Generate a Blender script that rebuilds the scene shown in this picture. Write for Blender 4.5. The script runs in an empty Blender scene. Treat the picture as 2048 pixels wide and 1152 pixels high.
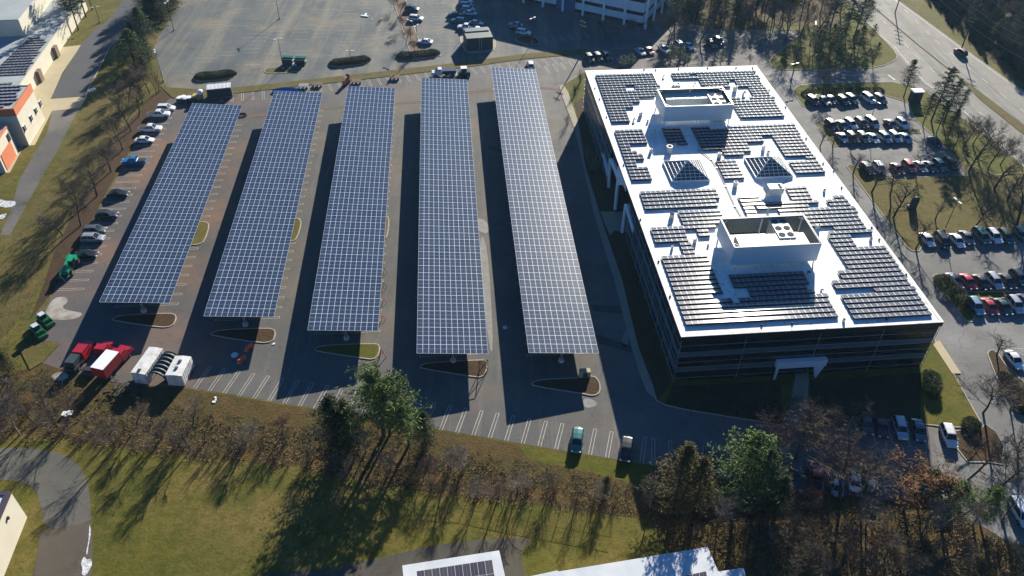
import bpy, bmesh, math, random
from mathutils import Vector, Matrix, noise as mn
rad = math.radians
SC = bpy.context.scene
COL = SC.collection
# ------------------------------------------------------------ camera
F_PX, PITCH, ROLL, CAM_H = 1612.27, 0.70747874, 0.01529551, 104.0
_cp, _sp, _c, _s = math.cos(PITCH), math.sin(PITCH), math.cos(ROLL), math.sin(ROLL)
_up0 = Vector((0, _sp, _cp)); _r0 = Vector((1, 0, 0))
CR = _c*_r0 + _s*_up0; CU = -_s*_r0 + _c*_up0; CF = Vector((0, _cp, -_sp))
cam = bpy.data.cameras.new('camera'); camo = bpy.data.objects.new('camera', cam); COL.objects.link(camo)
camo.matrix_world = Matrix((( CR.x, CU.x, -CF.x, 0), (CR.y, CU.y, -CF.y, 0), (CR.z, CU.z, -CF.z, CAM_H), (0, 0, 0, 1)))
cam.sensor_width = 36; cam.lens = F_PX/2048*36; cam.clip_end = 3000; cam.clip_start = 0.5
SC.camera = camo
# ------------------------------------------------------------ sky, sun, exposure
SUN_AZ, SUN_EL = 16.2, 20.0
w = bpy.data.worlds.new('World'); SC.world = w; w.use_nodes = True
nt = w.node_tree; bg = nt.nodes['Background']
sky = nt.nodes.new('ShaderNodeTexSky'); sky.sky_type = 'NISHITA'; sky.sun_disc = False
sky.sun_elevation = rad(SUN_EL); sky.sun_rotation = rad(SUN_AZ)
sky.air_density = 1.0; sky.dust_density = 0.6; sky.ozone_density = 1.6
tint = nt.nodes.new('ShaderNodeMix'); tint.data_type = 'RGBA'; tint.blend_type = 'MULTIPLY'; tint.inputs[0].default_value = 1
tint.inputs[7].default_value = (.30, .72, 1.28, 1); nt.links.new(sky.outputs[0], tint.inputs[6]); nt.links.new(tint.outputs[2], bg.inputs[0]); bg.inputs[1].default_value = 0.040
sl = bpy.data.lights.new('sun', 'SUN'); sl.energy = 5.0; sl.angle = rad(0.5); sl.color = (1.0, 0.925, 0.79)
so = bpy.data.objects.new('sun', sl); COL.objects.link(so)
_a, _e = rad(SUN_AZ), rad(SUN_EL)
SUND = Vector((math.sin(_a)*math.cos(_e), math.cos(_a)*math.cos(_e), math.sin(_e)))
so.rotation_euler = (-SUND).to_track_quat('-Z', 'Y').to_euler()
SC.view_settings.view_transform = 'Standard'; SC.view_settings.look = 'None'
SC.view_settings.exposure = 1.25; SC.view_settings.gamma = 1
SC.render.resolution_x = 1024; SC.render.resolution_y = 576
# ------------------------------------------------------------ helpers
def G(x, y, z=0.0):
    d = CF*F_PX + CR*(x-1024) - CU*(y-576)
    t = (CAM_H-z)/-d.z
    return Vector((d.x*t, d.y*t, z))
def azof(a, b):
    return math.atan2(b.x-a.x, b.y-a.y)
def fwd(az): return Vector((math.sin(az), math.cos(az), 0))
class MB:
    def __init__(s): s.v = []; s.f = []; s.uv = {}; s.mi = []
    def face(s, pts, mi=0, uv=None):
        n = len(s.v); s.v += [tuple(p) for p in pts]; s.f.append(tuple(range(n, n+len(pts)))); s.mi.append(mi)
        if uv: s.uv[len(s.f)-1] = uv
    def faces(s, verts, fs, mi=0):
        n = len(s.v); s.v += [tuple(p) for p in verts]
        for f in fs: s.f.append(tuple(n+i for i in f)); s.mi.append(mi)
    def box(s, c, d, rz=0, mi=0, top=1.0):
        hx, hy, hz = d[0]/2, d[1]/2, d[2]/2; co, si = math.cos(rz), math.sin(rz); vs = []
        for z, k in ((-hz, 1.0), (hz, top)):
            for x, y in ((-hx, -hy), (hx, -hy), (hx, hy), (-hx, hy)):
                x *= k; y *= k
                vs.append((c[0]+x*co-y*si, c[1]+x*si+y*co, c[2]+z))
        s.faces(vs, [(0, 3, 2, 1), (4, 5, 6, 7), (0, 1, 5, 4), (1, 2, 6, 5), (2, 3, 7, 6), (3, 0, 4, 7)], mi)
    def prism(s, poly, z0, z1, mi=0, bottom=False):
        n = len(poly); a = sum(poly[i][0]*poly[(i+1) % n][1]-poly[(i+1) % n][0]*poly[i][1] for i in range(n))
        if a < 0: poly = poly[::-1]
        b = [(p[0], p[1], z0) for p in poly]; t = [(p[0], p[1], z1) for p in poly]
        fs = [tuple(range(n, 2*n))]+[(i, (i+1) % n, n+(i+1) % n, n+i) for i in range(n)]
        if bottom: fs.append(tuple(range(n-1, -1, -1)))
        s.faces(b+t, fs, mi)
    def tube(s, p0, p1, r0, r1=None, n=6, mi=0, cap=True):
        r1 = r0 if r1 is None else r1
        p0 = Vector(p0); p1 = Vector(p1); d = p1-p0
        if d.length < 1e-6: return
        d.normalize(); a = d.orthogonal().normalized(); b = d.cross(a); vs = []
        for p, r in ((p0, r0), (p1, r1)):
            for i in range(n):
                t = 2*math.pi*i/n; vs.append(p+(a*math.cos(t)+b*math.sin(t))*r)
        fs = [(i, (i+1) % n, n+(i+1) % n, n+i) for i in range(n)]
        if cap: fs += [tuple(range(n-1, -1, -1)), tuple(range(n, 2*n))]
        s.faces(vs, fs, mi)
    def ball(s, c, r, mi=0, n=8, m=6, sz=1.0):
        vs = []; fs = []
        for j in range(m+1):
            ph = math.pi*j/m
            for i in range(n):
                t = 2*math.pi*i/n; vs.append((c[0]+r*math.sin(ph)*math.cos(t), c[1]+r*math.sin(ph)*math.sin(t), c[2]+r*sz*math.cos(ph)))
        for j in range(m):
            for i in range(n): fs.append((j*n+i, (j+1)*n+i, (j+1)*n+(i+1) % n, j*n+(i+1) % n))
        s.faces(vs, fs, mi)
    def mesh(s, name, mats, smooth=False):
        me = bpy.data.meshes.new(name); me.from_pydata(s.v, [], s.f)
        for m in (mats if isinstance(mats, (list, tuple)) else [mats]): me.materials.append(m)
        me.polygons.foreach_set('material_index', s.mi)
        if smooth: me.polygons.foreach_set('use_smooth', [True]*len(s.f))
        if s.uv:
            ul = me.uv_layers.new(name='UVMap')
            for fi, uv in s.uv.items():
                p = me.polygons[fi]
                for k, li in enumerate(p.loop_indices): ul.data[li].uv = uv[k]
        me.update(); return me
    def build(s, name, mats, parent=None, smooth=False, **kw):
        o = bpy.data.objects.new(name, s.mesh(name, mats, smooth)); COL.objects.link(o)
        if parent: o.parent = parent
        return tag(o, **kw)
def tag(o, label=None, cat=None, group=None, kind=None):
    if label: o['label'] = label
    if cat: o['category'] = cat
    if group: o['group'] = group
    if kind: o['kind'] = kind
    return o
def empty(name, loc, rz=0, label=None, cat=None, group=None):
    o = bpy.data.objects.new(name, None); COL.objects.link(o); o.location = loc; o.rotation_euler = (0, 0, rz)
    o.empty_display_size = 0.5
    return tag(o, label, cat, group)
def inst(me, name, parent=None, loc=(0, 0, 0), rot=(0, 0, 0), scale=(1, 1, 1)):
    o = bpy.data.objects.new(name, me); COL.objects.link(o); o.location = loc; o.rotation_euler = rot; o.scale = scale
    if parent: o.parent = parent
    return o
ORD = ['first','second','third','fourth','fifth','sixth','seventh','eighth','ninth','tenth','eleventh','twelfth','thirteenth','fourteenth','fifteenth','sixteenth','seventeenth','eighteenth','nineteenth','twentieth']
def ordn(i):
    if i >= 99: return 'hundredth' if i == 99 else 'hundred-'+ordn(i-100)
    if i < 20: return ORD[i]
    t = ['twenty','thirty','forty','fifty','sixty','seventy','eighty','ninety'][(i+1)//10-2]
    u = (i+1) % 10
    return (t[:-1]+'ieth') if u == 0 else t+'-'+ORD[u-1]
# ------------------------------------------------------------ materials
def N(m, t, **kw):
    n = m.node_tree.nodes.new(t)
    for k, v in kw.items():
        if k.startswith('i_'):
            key = k[2:]; n.inputs[int(key) if key.isdigit() else key].default_value = v
        else: setattr(n, k, v)
    return n
def L(m, a, b): m.node_tree.links.new(a, b)
def rgba(c): return (c[0], c[1], c[2], 1)
def base(name, col=(.5, .5, .5), rough=.8, metal=0, spec=.5, coat=0):
    m = bpy.data.materials.new(name); m.use_nodes = True; b = m.node_tree.nodes['Principled BSDF']
    b.inputs['Base Color'].default_value = rgba(col); b.inputs['Roughness'].default_value = rough
    b.inputs['Metallic'].default_value = metal; b.inputs['Specular IOR Level'].default_value = spec
    b.inputs['Coat Weight'].default_value = coat; b.inputs['Coat Roughness'].default_value = .08
    return m, b
def mixc(m, fac, a, b, blend='MIX'):
    n = N(m, 'ShaderNodeMix', data_type='RGBA', blend_type=blend)
    if isinstance(fac, (int, float)): n.inputs[0].default_value = fac
    else: L(m, fac, n.inputs[0])
    for k, v in ((6, a), (7, b)):
        if isinstance(v, tuple): n.inputs[k].default_value = rgba(v)
        else: L(m, v, n.inputs[k])
    return n.outputs[2]
def noise(m, scale, detail=4, rough=.6, vec=None, ramp=None, dist=0):
    n = N(m, 'ShaderNodeTexNoise'); n.inputs['Scale'].default_value = scale; n.inputs['Detail'].default_value = detail
    n.inputs['Roughness'].default_value = rough; n.inputs['Distortion'].default_value = dist
    if vec is None:
        g = N(m, 'ShaderNodeNewGeometry'); vec = g.outputs['Position']
    L(m, vec, n.inputs['Vector']); out = n.outputs[0]
    if ramp:
        r = N(m, 'ShaderNodeMapRange'); r.inputs[1].default_value = ramp[0]; r.inputs[2].default_value = ramp[1]
        L(m, out, r.inputs[0]); out = r.outputs[0]
    return out
def stretch(m, sx, sy, rz=0):
    g = N(m, 'ShaderNodeNewGeometry'); mp = N(m, 'ShaderNodeMapping'); mp.inputs['Rotation'].default_value = (0, 0, rz)
    mp.inputs['Scale'].default_value = (sx, sy, 1); L(m, g.outputs['Position'], mp.inputs['Vector']); return mp.outputs[0]
def bump(m, b, h, strength=.3, dist=.1):
    n = N(m, 'ShaderNodeBump'); n.inputs['Strength'].default_value = strength; n.inputs['Distance'].default_value = dist
    L(m, h, n.inputs['Height']); L(m, n.outputs[0], b.inputs['Normal'])
def simple(name, col, col2=None, scale=1.5, rough=.8, metal=0, spec=.4, coat=0, r=(.35, .7)):
    m, b = base(name, col, rough, metal, spec, coat)
    if col2 is None: col2 = tuple(c*.8 for c in col)
    L(m, mixc(m, noise(m, scale, 5, .6, ramp=r), col, col2), b.inputs['Base Color'])
    return m
def ground_mat(name, cols, scales, bumpy=.5):
    m, b = base(name, cols[0], .95, spec=.15)
    c = mixc(m, noise(m, scales[0], 6, .65, ramp=(.38, .62)), cols[0], cols[1])
    c = mixc(m, noise(m, scales[1], 6, .7, ramp=(.42, .66)), c, cols[2])
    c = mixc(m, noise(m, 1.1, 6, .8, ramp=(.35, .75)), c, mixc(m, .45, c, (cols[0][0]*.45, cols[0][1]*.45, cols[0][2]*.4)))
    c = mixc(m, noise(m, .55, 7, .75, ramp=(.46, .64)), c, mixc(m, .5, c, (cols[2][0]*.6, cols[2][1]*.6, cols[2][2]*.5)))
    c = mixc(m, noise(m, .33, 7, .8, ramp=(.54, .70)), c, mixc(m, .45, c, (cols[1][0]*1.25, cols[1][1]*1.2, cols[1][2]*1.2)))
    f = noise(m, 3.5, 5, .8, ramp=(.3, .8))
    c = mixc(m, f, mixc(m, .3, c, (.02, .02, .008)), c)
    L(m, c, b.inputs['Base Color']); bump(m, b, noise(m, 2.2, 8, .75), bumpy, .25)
    return m
M = {}
M['grass'] = ground_mat('grass', [(.142, .128, .020), (.230, .165, .052), (.082, .100, .012)], (.035, .11))
M['lawn'] = ground_mat('lawn', [(.118, .122, .012), (.170, .138, .024), (.086, .106, .009)], (.06, .2), .35)
M['drygrass'] = ground_mat('dry_grass', [(.175, .142, .040), (.155, .104, .040), (.118, .112, .024)], (.07, .25))
M['mulch'] = ground_mat('mulch', [(.085, .046, .024), (.060, .036, .022), (.105, .065, .034)], (.25, .9))
M['shadebed'] = ground_mat('shade_bed', [(.050, .042, .022), (.036, .030, .018), (.046, .050, .018)], (.15, .5), .6)  # extra-dark mulch, the office's shade put into its colour
M['litter'] = ground_mat('leaf_litter', [(.170, .092, .034), (.110, .075, .028), (.080, .075, .020)], (.12, .4), .9)
def asphalt(name, c1, c2, dirt, dirtamt=(.45, .7), streak=None, dscale=.05, crack=.5):
    m, b = base(name, c1, .9, spec=.25)
    c = mixc(m, noise(m, .08, 7, .6, ramp=(.35, .68)), c1, c2)
    c = mixc(m, noise(m, dscale, 6, .62, ramp=dirtamt), c, dirt)
    if streak:
        sx, sy, rz, sc, rr = streak
        c = mixc(m, noise(m, 1, 5, .65, vec=stretch(m, sx, sy, rz), ramp=rr), c, sc)
    v = N(m, 'ShaderNodeTexVoronoi', feature='DISTANCE_TO_EDGE'); v.inputs['Scale'].default_value = .10
    g = N(m, 'ShaderNodeNewGeometry'); ns = N(m, 'ShaderNodeTexNoise'); ns.inputs['Scale'].default_value = .5; ns.inputs['Detail'].default_value = 6
    L(m, g.outputs['Position'], ns.inputs['Vector'])
    ad = N(m, 'ShaderNodeVectorMath', operation='MULTIPLY_ADD'); ad.inputs[1].default_value = (4, 4, 0)
    L(m, ns.outputs[1], ad.inputs[0]); L(m, g.outputs['Position'], ad.inputs[2]); L(m, ad.outputs[0], v.inputs['Vector'])
    r = N(m, 'ShaderNodeMapRange'); r.inputs[1].default_value = 0; r.inputs[2].default_value = .012; r.inputs[3].default_value = crack; r.inputs[4].default_value = 0
    L(m, v.outputs[0], r.inputs[0])
    c = mixc(m, r.outputs[0], c, tuple(x*.45 for x in c1))
    c = mixc(m, noise(m, .8, 3, .6, ramp=(.66, .73)), c, tuple(x*.5 for x in c1))
    c = mixc(m, noise(m, .22, 8, .8, ramp=(.55, .66)), c, mixc(m, .5, c, tuple(x*.62 for x in c1)))
    c = mixc(m, noise(m, 1.4, 6, .75, ramp=(.3, .8)), c, mixc(m, .22, c, (.02, .02, .02)))
    L(m, c, b.inputs['Base Color'])
    rr_ = N(m, 'ShaderNodeMapRange'); rr_.inputs[3].default_value = .75; rr_.inputs[4].default_value = .95
    L(m, noise(m, .3, 4), rr_.inputs[0]); L(m, rr_.outputs[0], b.inputs['Roughness'])
    return m
M['asphalt'] = asphalt('asphalt_main', (.118, .114, .108), (.086, .086, .086), (.175, .136, .100), (.48, .74), (.9, .035, rad(-5), (.150, .145, .132), (.52, .74)))
M['asphalt_left'] = asphalt('asphalt_dusty', (.108, .100, .100), (.082, .080, .084), (.190, .120, .082), (.44, .66))
M['asphalt_top'] = asphalt('asphalt_weathered', (.112, .126, .124), (.062, .076, .084), (.195, .168, .122), (.50, .68), (.20, .012, rad(5), (.190, .178, .145), (.47, .66)), .07, .7)
M['asphalt_right'] = asphalt('asphalt_salted', (.158, .155, .146), (.112, .112, .110), (.250, .250, .243), (.46, .70), (.05, .25, rad(-35), (.20, .195, .185), (.5, .75)))
M['asphalt_lane'] = asphalt('asphalt_patched', (.125, .120, .110), (.085, .085, .088), (.200, .185, .160), (.42, .68))
M['pathgrey'] = asphalt('path_grey', (.120, .118, .100), (.095, .094, .082), (.155, .140, .105), (.45, .7))
M['pathbrown'] = asphalt('path_brown', (.105, .088, .066), (.080, .070, .056), (.140, .112, .078), (.45, .7))
M['wornpath'] = asphalt('worn_path', (.075, .068, .055), (.058, .055, .048), (.110, .090, .060))
M['asphalt_road'] = asphalt('asphalt_road', (.092, .094, .098), (.078, .082, .088), (.115, .108, .092), (.5, .8))
M['highway'] = asphalt('highway_surface', (.245, .232, .200), (.215, .205, .180), (.170, .164, .150), (.5, .75), (.28, .015, rad(-41), (.125, .122, .116), (.50, .72)))
M['concrete'] = simple('concrete', (.34, .30, .22), (.26, .235, .18), .5, .9, r=(.3, .75))
M['tan_pave'] = simple('tan_pavement', (.46, .385, .235), (.38, .325, .21), .25, .9, r=(.3, .75))
M['kerb'] = simple('kerb_concrete', (.40, .37, .30), (.30, .27, .21), .8, .9)
M['kerb_yellow'] = simple('kerb_yellow', (.42, .34, .09), (.33, .29, .12), .8, .9)
M['paint'] = simple('line_paint', (.46, .44, .38), (.26, .25, .22), 1.2, .8, r=(.4, .75))
M['paint_w'] = simple('line_paint_white', (.62, .62, .60), (.4, .4, .39), 1.2, .8)
M['snow'] = simple('snow', (.70, .74, .80), (.30, .29, .26), 1.6, .7, r=(.40, .62))
M['salt'] = simple('pale_stain', (.36, .335, .30), (.20, .17, .14), .35, .9, r=(.4, .62))
M['trench'] = simple('trench_fill', (.15, .088, .056), (.10, .068, .05), .5, .95)
M['wetpatch'] = simple('dark_patch', (.062, .060, .064), (.048, .048, .052), .5, .8)
M['concpatch'] = simple('light_patch', (.27, .262, .245), (.19, .186, .18), .8, .9)
def module_mat(name, across, midline, cell=(.016, .026, .060), rough=.22, fw=.04, frame=(.62, .66, .72)):
    m, b = base(name, cell, rough, 0, .36)
    uv = N(m, 'ShaderNodeUVMap'); sp = N(m, 'ShaderNodeSeparateXYZ'); L(m, uv.outputs[0], sp.inputs[0])
    def line(out, w_):
        fr = N(m, 'ShaderNodeMath', operation='PINGPONG'); fr.inputs[1].default_value = .5; L(m, out, fr.inputs[0])
        lt = N(m, 'ShaderNodeMath', operation='LESS_THAN'); lt.inputs[1].default_value = w_; L(m, fr.outputs[0], lt.inputs[0]); return lt.outputs[0]
    lu = line(sp.outputs[0], fw)
    lv = line(sp.outputs[1], fw*.55)
    mx = N(m, 'ShaderNodeMath', operation='MAXIMUM'); L(m, lu, mx.inputs[0]); L(m, lv, mx.inputs[1])
    ml = N(m, 'ShaderNodeMath', operation='MULTIPLY'); ml.inputs[1].default_value = 2.0; L(m, sp.outputs[1 if midline else 0], ml.inputs[0])
    lm = line(ml.outputs[0], fw*.75)
    fl = N(m, 'ShaderNodeVectorMath', operation='FLOOR'); L(m, uv.outputs[0], fl.inputs[0])
    oi = N(m, 'ShaderNodeObjectInfo')
    ad = N(m, 'ShaderNodeVectorMath', operation='ADD'); L(m, fl.outputs[0], ad.inputs[0])
    cb = N(m, 'ShaderNodeCombineXYZ'); sc_ = N(m, 'ShaderNodeMath', operation='MULTIPLY'); sc_.inputs[1].default_value = 371.0
    L(m, oi.outputs['Random'], sc_.inputs[0]); L(m, sc_.outputs[0], cb.inputs[2]); L(m, cb.outputs[0], ad.inputs[1])
    wn = N(m, 'ShaderNodeTexWhiteNoise', noise_dimensions='3D'); L(m, ad.outputs[0], wn.inputs['Vector'])
    c = mixc(m, wn.outputs[0], cell, (cell[0]*1.7, cell[1]*1.7, cell[2]*1.25))
    c = mixc(m, noise(m, .06, 3, .5, ramp=(.4, .7)), c, (cell[0]*1.7, cell[1]*1.4, cell[2]*1.15))
    # fine cell ribs
    mr = N(m, 'ShaderNodeMath', operation='MULTIPLY'); mr.inputs[1].default_value = 6.0; L(m, sp.outputs[0], mr.inputs[0])
    lr = line(mr.outputs[0], .07)
    h = N(m, 'ShaderNodeMath', operation='MULTIPLY'); h.inputs[1].default_value = .12; L(m, lr, h.inputs[0])
    c = mixc(m, h.outputs[0], c, frame)
    mm = N(m, 'ShaderNodeMath', operation='MULTIPLY'); mm.inputs[1].default_value = .5; L(m, lm, mm.inputs[0])
    c = mixc(m, mm.outputs[0], c, frame)
    c = mixc(m, mx.outputs[0], c, frame)
    L(m, c, b.inputs['Base Color'])
    r = N(m, 'ShaderNodeMapRange'); r.inputs[3].default_value = rough; r.inputs[4].default_value = .5; L(m, mx.outputs[0], r.inputs[0]); L(m, r.outputs[0], b.inputs['Roughness'])
    return m
M['module'] = module_mat('solar_module', 1, True, cell=(.010, .024, .066), rough=.215, fw=.026, frame=(.60, .64, .69))
M['roofmod'] = module_mat('roof_solar_module', 1, False, (.072, .068, .090), .085, .035, (.50, .52, .55))
M['steel'] = simple('galvanised_steel', (.42, .43, .45), (.34, .35, .37), 2, .45, .6)
M['darksteel'] = simple('dark_steel', (.05, .05, .055), (.035, .035, .04), 2, .5, .3)
M['white'], _b = base('white_membrane', (.84, .82, .78), .75)
_c = mixc(M['white'], noise(M['white'], .12, 6, .7, ramp=(.45, .7)), (.86, .84, .80), (.66, .60, .54))
_c = mixc(M['white'], noise(M['white'], .9, 6, .8, ramp=(.54, .68)), _c, (.40, .35, .30))
L(M['white'], _c, _b.inputs['Base Color'])
M['whitepaint'] = simple('white_paint', (.78, .80, .82), (.70, .73, .76), .6, .5)
M['trailer'] = simple('trailer_skin', (.66, .66, .63), (.40, .38, .34), .9, .5, r=(.48, .75))
M['screen'] = simple('screen_panel', (.50, .58, .63), (.46, .54, .60), .5, .5)
M['glassdark'] = simple('dark_glass', (.006, .008, .012), (.010, .013, .018), .3, .12, 0, .5)
M['brownband'] = simple('bronze_panel', (.013, .011, .012), (.010, .009, .010), .4, .35)
M['tealband'] = simple('blue_spandrel', (.085, .125, .150), (.070, .105, .130), .4, .3)
M['mullion'] = simple('mullion', (.50, .52, .48), (.40, .42, .40), 2, .4, .5)
M['skyglass'] = simple('skylight_glass', (.09, .105, .105), (.06, .08, .085), .5, .12)
M['shade_liner'] = simple('screen_shade_liner', (.17, .20, .19), (.13, .155, .15), .6, .6)  # darker than the screen itself, its inside shade put into the colour
M['hvac'] = simple('hvac_metal', (.60, .60, .56), (.50, .50, .47), 1, .5)
M['grille'] = simple('fan_grille', (.10, .105, .11), (.07, .075, .08), 3, .95, 0, .1)
M['cream'] = simple('cream_wall', (.58, .54, .43), (.53, .49, .39), .25, .85)
M['orange'] = simple('orange_wall', (.56, .17, .075), (.50, .15, .07), .5, .8)
M['greyroof'] = simple('grey_roof', (.34, .37, .37), (.28, .32, .33), .15, .85, r=(.35, .65))
M['paleroof'] = simple('pale_roof', (.60, .62, .64), (.48, .52, .56), .35, .8, r=(.35, .65))
M['darkroof'] = simple('dark_trim', (.05, .04, .07), (.04, .03, .05), .5, .8)
M['teal'] = simple('dark_teal_panel', (.028, .050, .058), (.022, .040, .046), .5, .6)
M['bluewall'] = simple('blue_entrance', (.05, .12, .22), (.04, .10, .19), .5, .4)
M['windscreen'] = simple('windscreen_fabric', (.030, .085, .070), (.022, .065, .055), 1, .8)
M['rubber'] = simple('rubber', (.012, .012, .013), (.018, .018, .018), 5, .85)
M['carglass'] = simple('car_glass', (.010, .013, .016), (.008, .010, .012), 1, .06, 0, .6)
M['rim'] = simple('wheel_rim', (.35, .35, .36), (.3, .3, .3), 4, .35, .7)
M['headlight'] = simple('headlight', (.75, .77, .8), (.7, .7, .7), 3, .15)
M['taillight'] = simple('taillight', (.35, .012, .012), (.3, .01, .01), 3, .2)
M['wood'] = simple('weathered_wood', (.20, .14, .09), (.14, .10, .07), 2, .9)
M['polewood'] = simple('pole_wood', (.075, .058, .045), (.05, .04, .034), 2, .9)
def foliage(name, c1, c2, c3):
    m, b = base(name, c1, .75, spec=.2)
    c = mixc(m, noise(m, .45, 3, .6, ramp=(.35, .65)), c1, c2)
    c = mixc(m, noise(m, 2.5, 3, .6, ramp=(.45, .75)), c, c3)
    L(m, c, b.inputs['Base Color'])
    b.inputs['Subsurface Weight'].default_value = 0
    return m
M['pine'] = foliage('pine_foliage', (.040, .072, .016), (.028, .056, .018), (.070, .105, .020))
M['brightpine'] = foliage('bright_pine_foliage', (.080, .125, .018), (.052, .092, .018), (.125, .165, .026))
M['cedar'] = foliage('cedar_foliage', (.030, .042, .012), (.022, .034, .012), (.062, .055, .014))
M['rustcedar'] = foliage('rusty_cedar_foliage', (.075, .060, .014), (.050, .045, .012), (.115, .080, .016))
M['hedge'] = foliage('hedge_foliage', (.022, .045, .010), (.015, .032, .008), (.042, .070, .014))
M['shrubgreen'] = foliage('shrub_foliage', (.050, .066, .022), (.035, .052, .018), (.090, .095, .036))
M['oakleaf'] = foliage('dead_oak_leaves', (.190, .080, .024), (.140, .062, .022), (.250, .120, .042))
M['bark'] = simple('bark', (.060, .050, .042), (.040, .034, .030), 2, .95)
M['twig'] = simple('twig', (.135, .100, .070), (.095, .074, .054), 1, .95)
M['twigpale'] = simple('pale_twig', (.210, .180, .140), (.145, .125, .100), 1, .95)
M['twigred'] = simple('reddish_twig', (.110, .066, .052), (.080, .050, .042), 1, .95)
M['twigbrown'] = simple('brown_twig', (.200, .130, .055), (.140, .095, .045), 1, .95)
M['brush'] = foliage('dry_brush', (.165, .110, .048), (.105, .080, .032), (.215, .155, .075))
M['brushgreen'] = foliage('green_brush', (.060, .066, .018), (.048, .046, .016), (.095, .090, .030))
def paint(name, col, metal=.3):
    m, b = base('car_paint_'+name, col, .32, metal, .5, .6)
    L(m, mixc(m, noise(m, .9, 3, .5), col, tuple(x*.86 for x in col)), b.inputs['Base Color']); return m
P = {k: paint(k, c, mt) for k, c, mt in [('white', (.72, .73, .75), 0), ('silver', (.42, .45, .48), .4), ('grey', (.13, .14, .155), .3), ('dark grey', (.05, .055, .065), .3),
     ('black', (.012, .013, .017), .2), ('navy blue', (.020, .035, .085), .3), ('blue', (.02, .20, .55), .2), ('light blue', (.20, .33, .42), .4), ('red', (.42, .014, .028), .1), ('dark red', (.10, .010, .020), .2),
     ('teal', (.03, .15, .145), .4), ('dark green', (.015, .055, .045), .2), ('salmon red', (.42, .09, .08), .1), ('green', (.010, .30, .13), 0), ('machine green', (.015, .12, .045), 0), ('orange', (.75, .12, .04), 0)]}
# ------------------------------------------------------------ flat ground sheets
def sheet(name, px, z, mat, kind='structure', world=False, **kw):
    pts = [(p.x, p.y) for p in px] if world else [(G(*p).x, G(*p).y) for p in px]
    n = len(pts); a = sum(pts[i][0]*pts[(i+1) % n][1]-pts[(i+1) % n][0]*pts[i][1] for i in range(n))
    if a < 0: pts = pts[::-1]
    b = MB(); b.face([(x, y, z) for x, y in pts]); return b.build(name, mat, kind=kind, **kw)
b = MB(); b.face([(-600, -140, 0), (600, -140, 0), (600, 900, 0), (-600, 900, 0)]); b.build('ground', M['grass'], kind='structure')
def sm(pts, it=1, closed=False):
    for _ in range(it):
        o = []; n = len(pts)
        rng = range(n) if closed else range(n-1)
        if not closed: o.append(pts[0])
        for i in rng:
            a, b_ = pts[i], pts[(i+1) % n]
            o.append((a[0]*.75+b_[0]*.25, a[1]*.75+b_[1]*.25)); o.append((a[0]*.25+b_[0]*.75, a[1]*.25+b_[1]*.75))
        if not closed: o.append(pts[-1])
        pts = o
    return pts
lot = [(345, 196), (312, 218), (266, 298), (222, 375), (184, 448), (150, 520), (104, 591), (82, 633), (74, 682), (112, 683), (119, 690), (86, 726), (130, 742), (200, 757), (262, 770), (372, 774),
       (512, 797), (624, 816), (880, 859), (1035, 886), (1161, 907), (1307, 931), (1420, 950), (1554, 976), (1640, 985), (1750, 998), (1900, 1012), (1960, 1050), (2010, 1080), (2200, 1130), (2500, 1100), (2500, 700), (2300, 520),
       (2060, 345), (1923, 222), (1846, 165), (1793, 107), (1700, 10), (1690, -60), (1000, -60), (380, -60), (352, 22), (320, 66), (307, 100), (318, 140), (345, 175)]
sheet('parking_lot', lot, .010, M['asphalt'])
sheet('old_parking_lot', [(380, -60), (352, 22), (320, 66), (307, 100), (318, 140), (334, 176), (372, 184), (560, 168), (900, 128), (1180, 98), (1320, 98), (1500, 70), (1500, -60)], .018, M['asphalt_top'])
sheet('dusty_lot', [(312, 218), (266, 298), (222, 375), (184, 448), (150, 520), (104, 591), (82, 633), (74, 682), (112, 683), (119, 690), (86, 726), (130, 742), (200, 757), (262, 770), (372, 774), (430, 784), (470, 640), (560, 420), (640, 230), (480, 190), (345, 197)], .014, M['asphalt_left'])
sheet('office_lane', [(1100, 150), (1130, 190), (1150, 262), (1187, 426), (1211, 506), (1228, 560), (1257, 675), (1278, 747), (1293, 784), (1312, 801), (1379, 822), (1499, 841), (1700, 866), (1700, 834), (1850, 848), (1880, 860), (1900, 1010), (1750, 998), (1554, 976), (1307, 931), (1240, 920), (1216, 790), (1180, 640), (1060, 240), (1040, 160)], .018, M['asphalt_lane'])
sheet('east_parking_lot', [(1510, 128), (1560, 138), (1700, 142), (1850, 170), (1923, 225), (2060, 345), (2300, 520), (2500, 700), (2500, 1100), (2200, 1130), (2010, 1080), (1960, 1050), (1893, 1012), (1868, 870), (1960, 855), (1870, 682), (1820, 600), (1540, 180)], .022, M['asphalt_right'])
sheet('highway', [(1665, -60), (1700, 5), (1728, 50), (1793, 107), (1846, 165), (1923, 222), (2060, 345), (2300, 560), (2500, 470), (2048, 182), (1926, 95), (1796, 0), (1740, -60)], .026, M['highway'])
sheet('west_road', [(305, -40), (293, 0), (280, 22), (264, 48), (240, 72), (220, 94), (208, 118), (192, 150), (176, 180), (171, 193), (101, 198), (125, 150), (163, 88), (193, 57), (213, 42), (228, 26), (246, 0), (256, -40)], .026, M['asphalt_road'])
sheet('west_road', [(0, 470), (22, 420), (38, 360), (62, 320), (96, 262), (104, 222), (158, 217), (134, 262), (116, 300), (86, 350), (50, 415), (20, 470)], .010, M['asphalt_lane'])
sheet('loading_apron', [(163, 90), (125, 145), (102, 197), (175, 192), (160, 216), (104, 222), (70, 290), (48, 292), (20, 345), (-20, 350), (-20, 280), (60, 180), (120, 95)], .018, M['tan_pave'])
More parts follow.
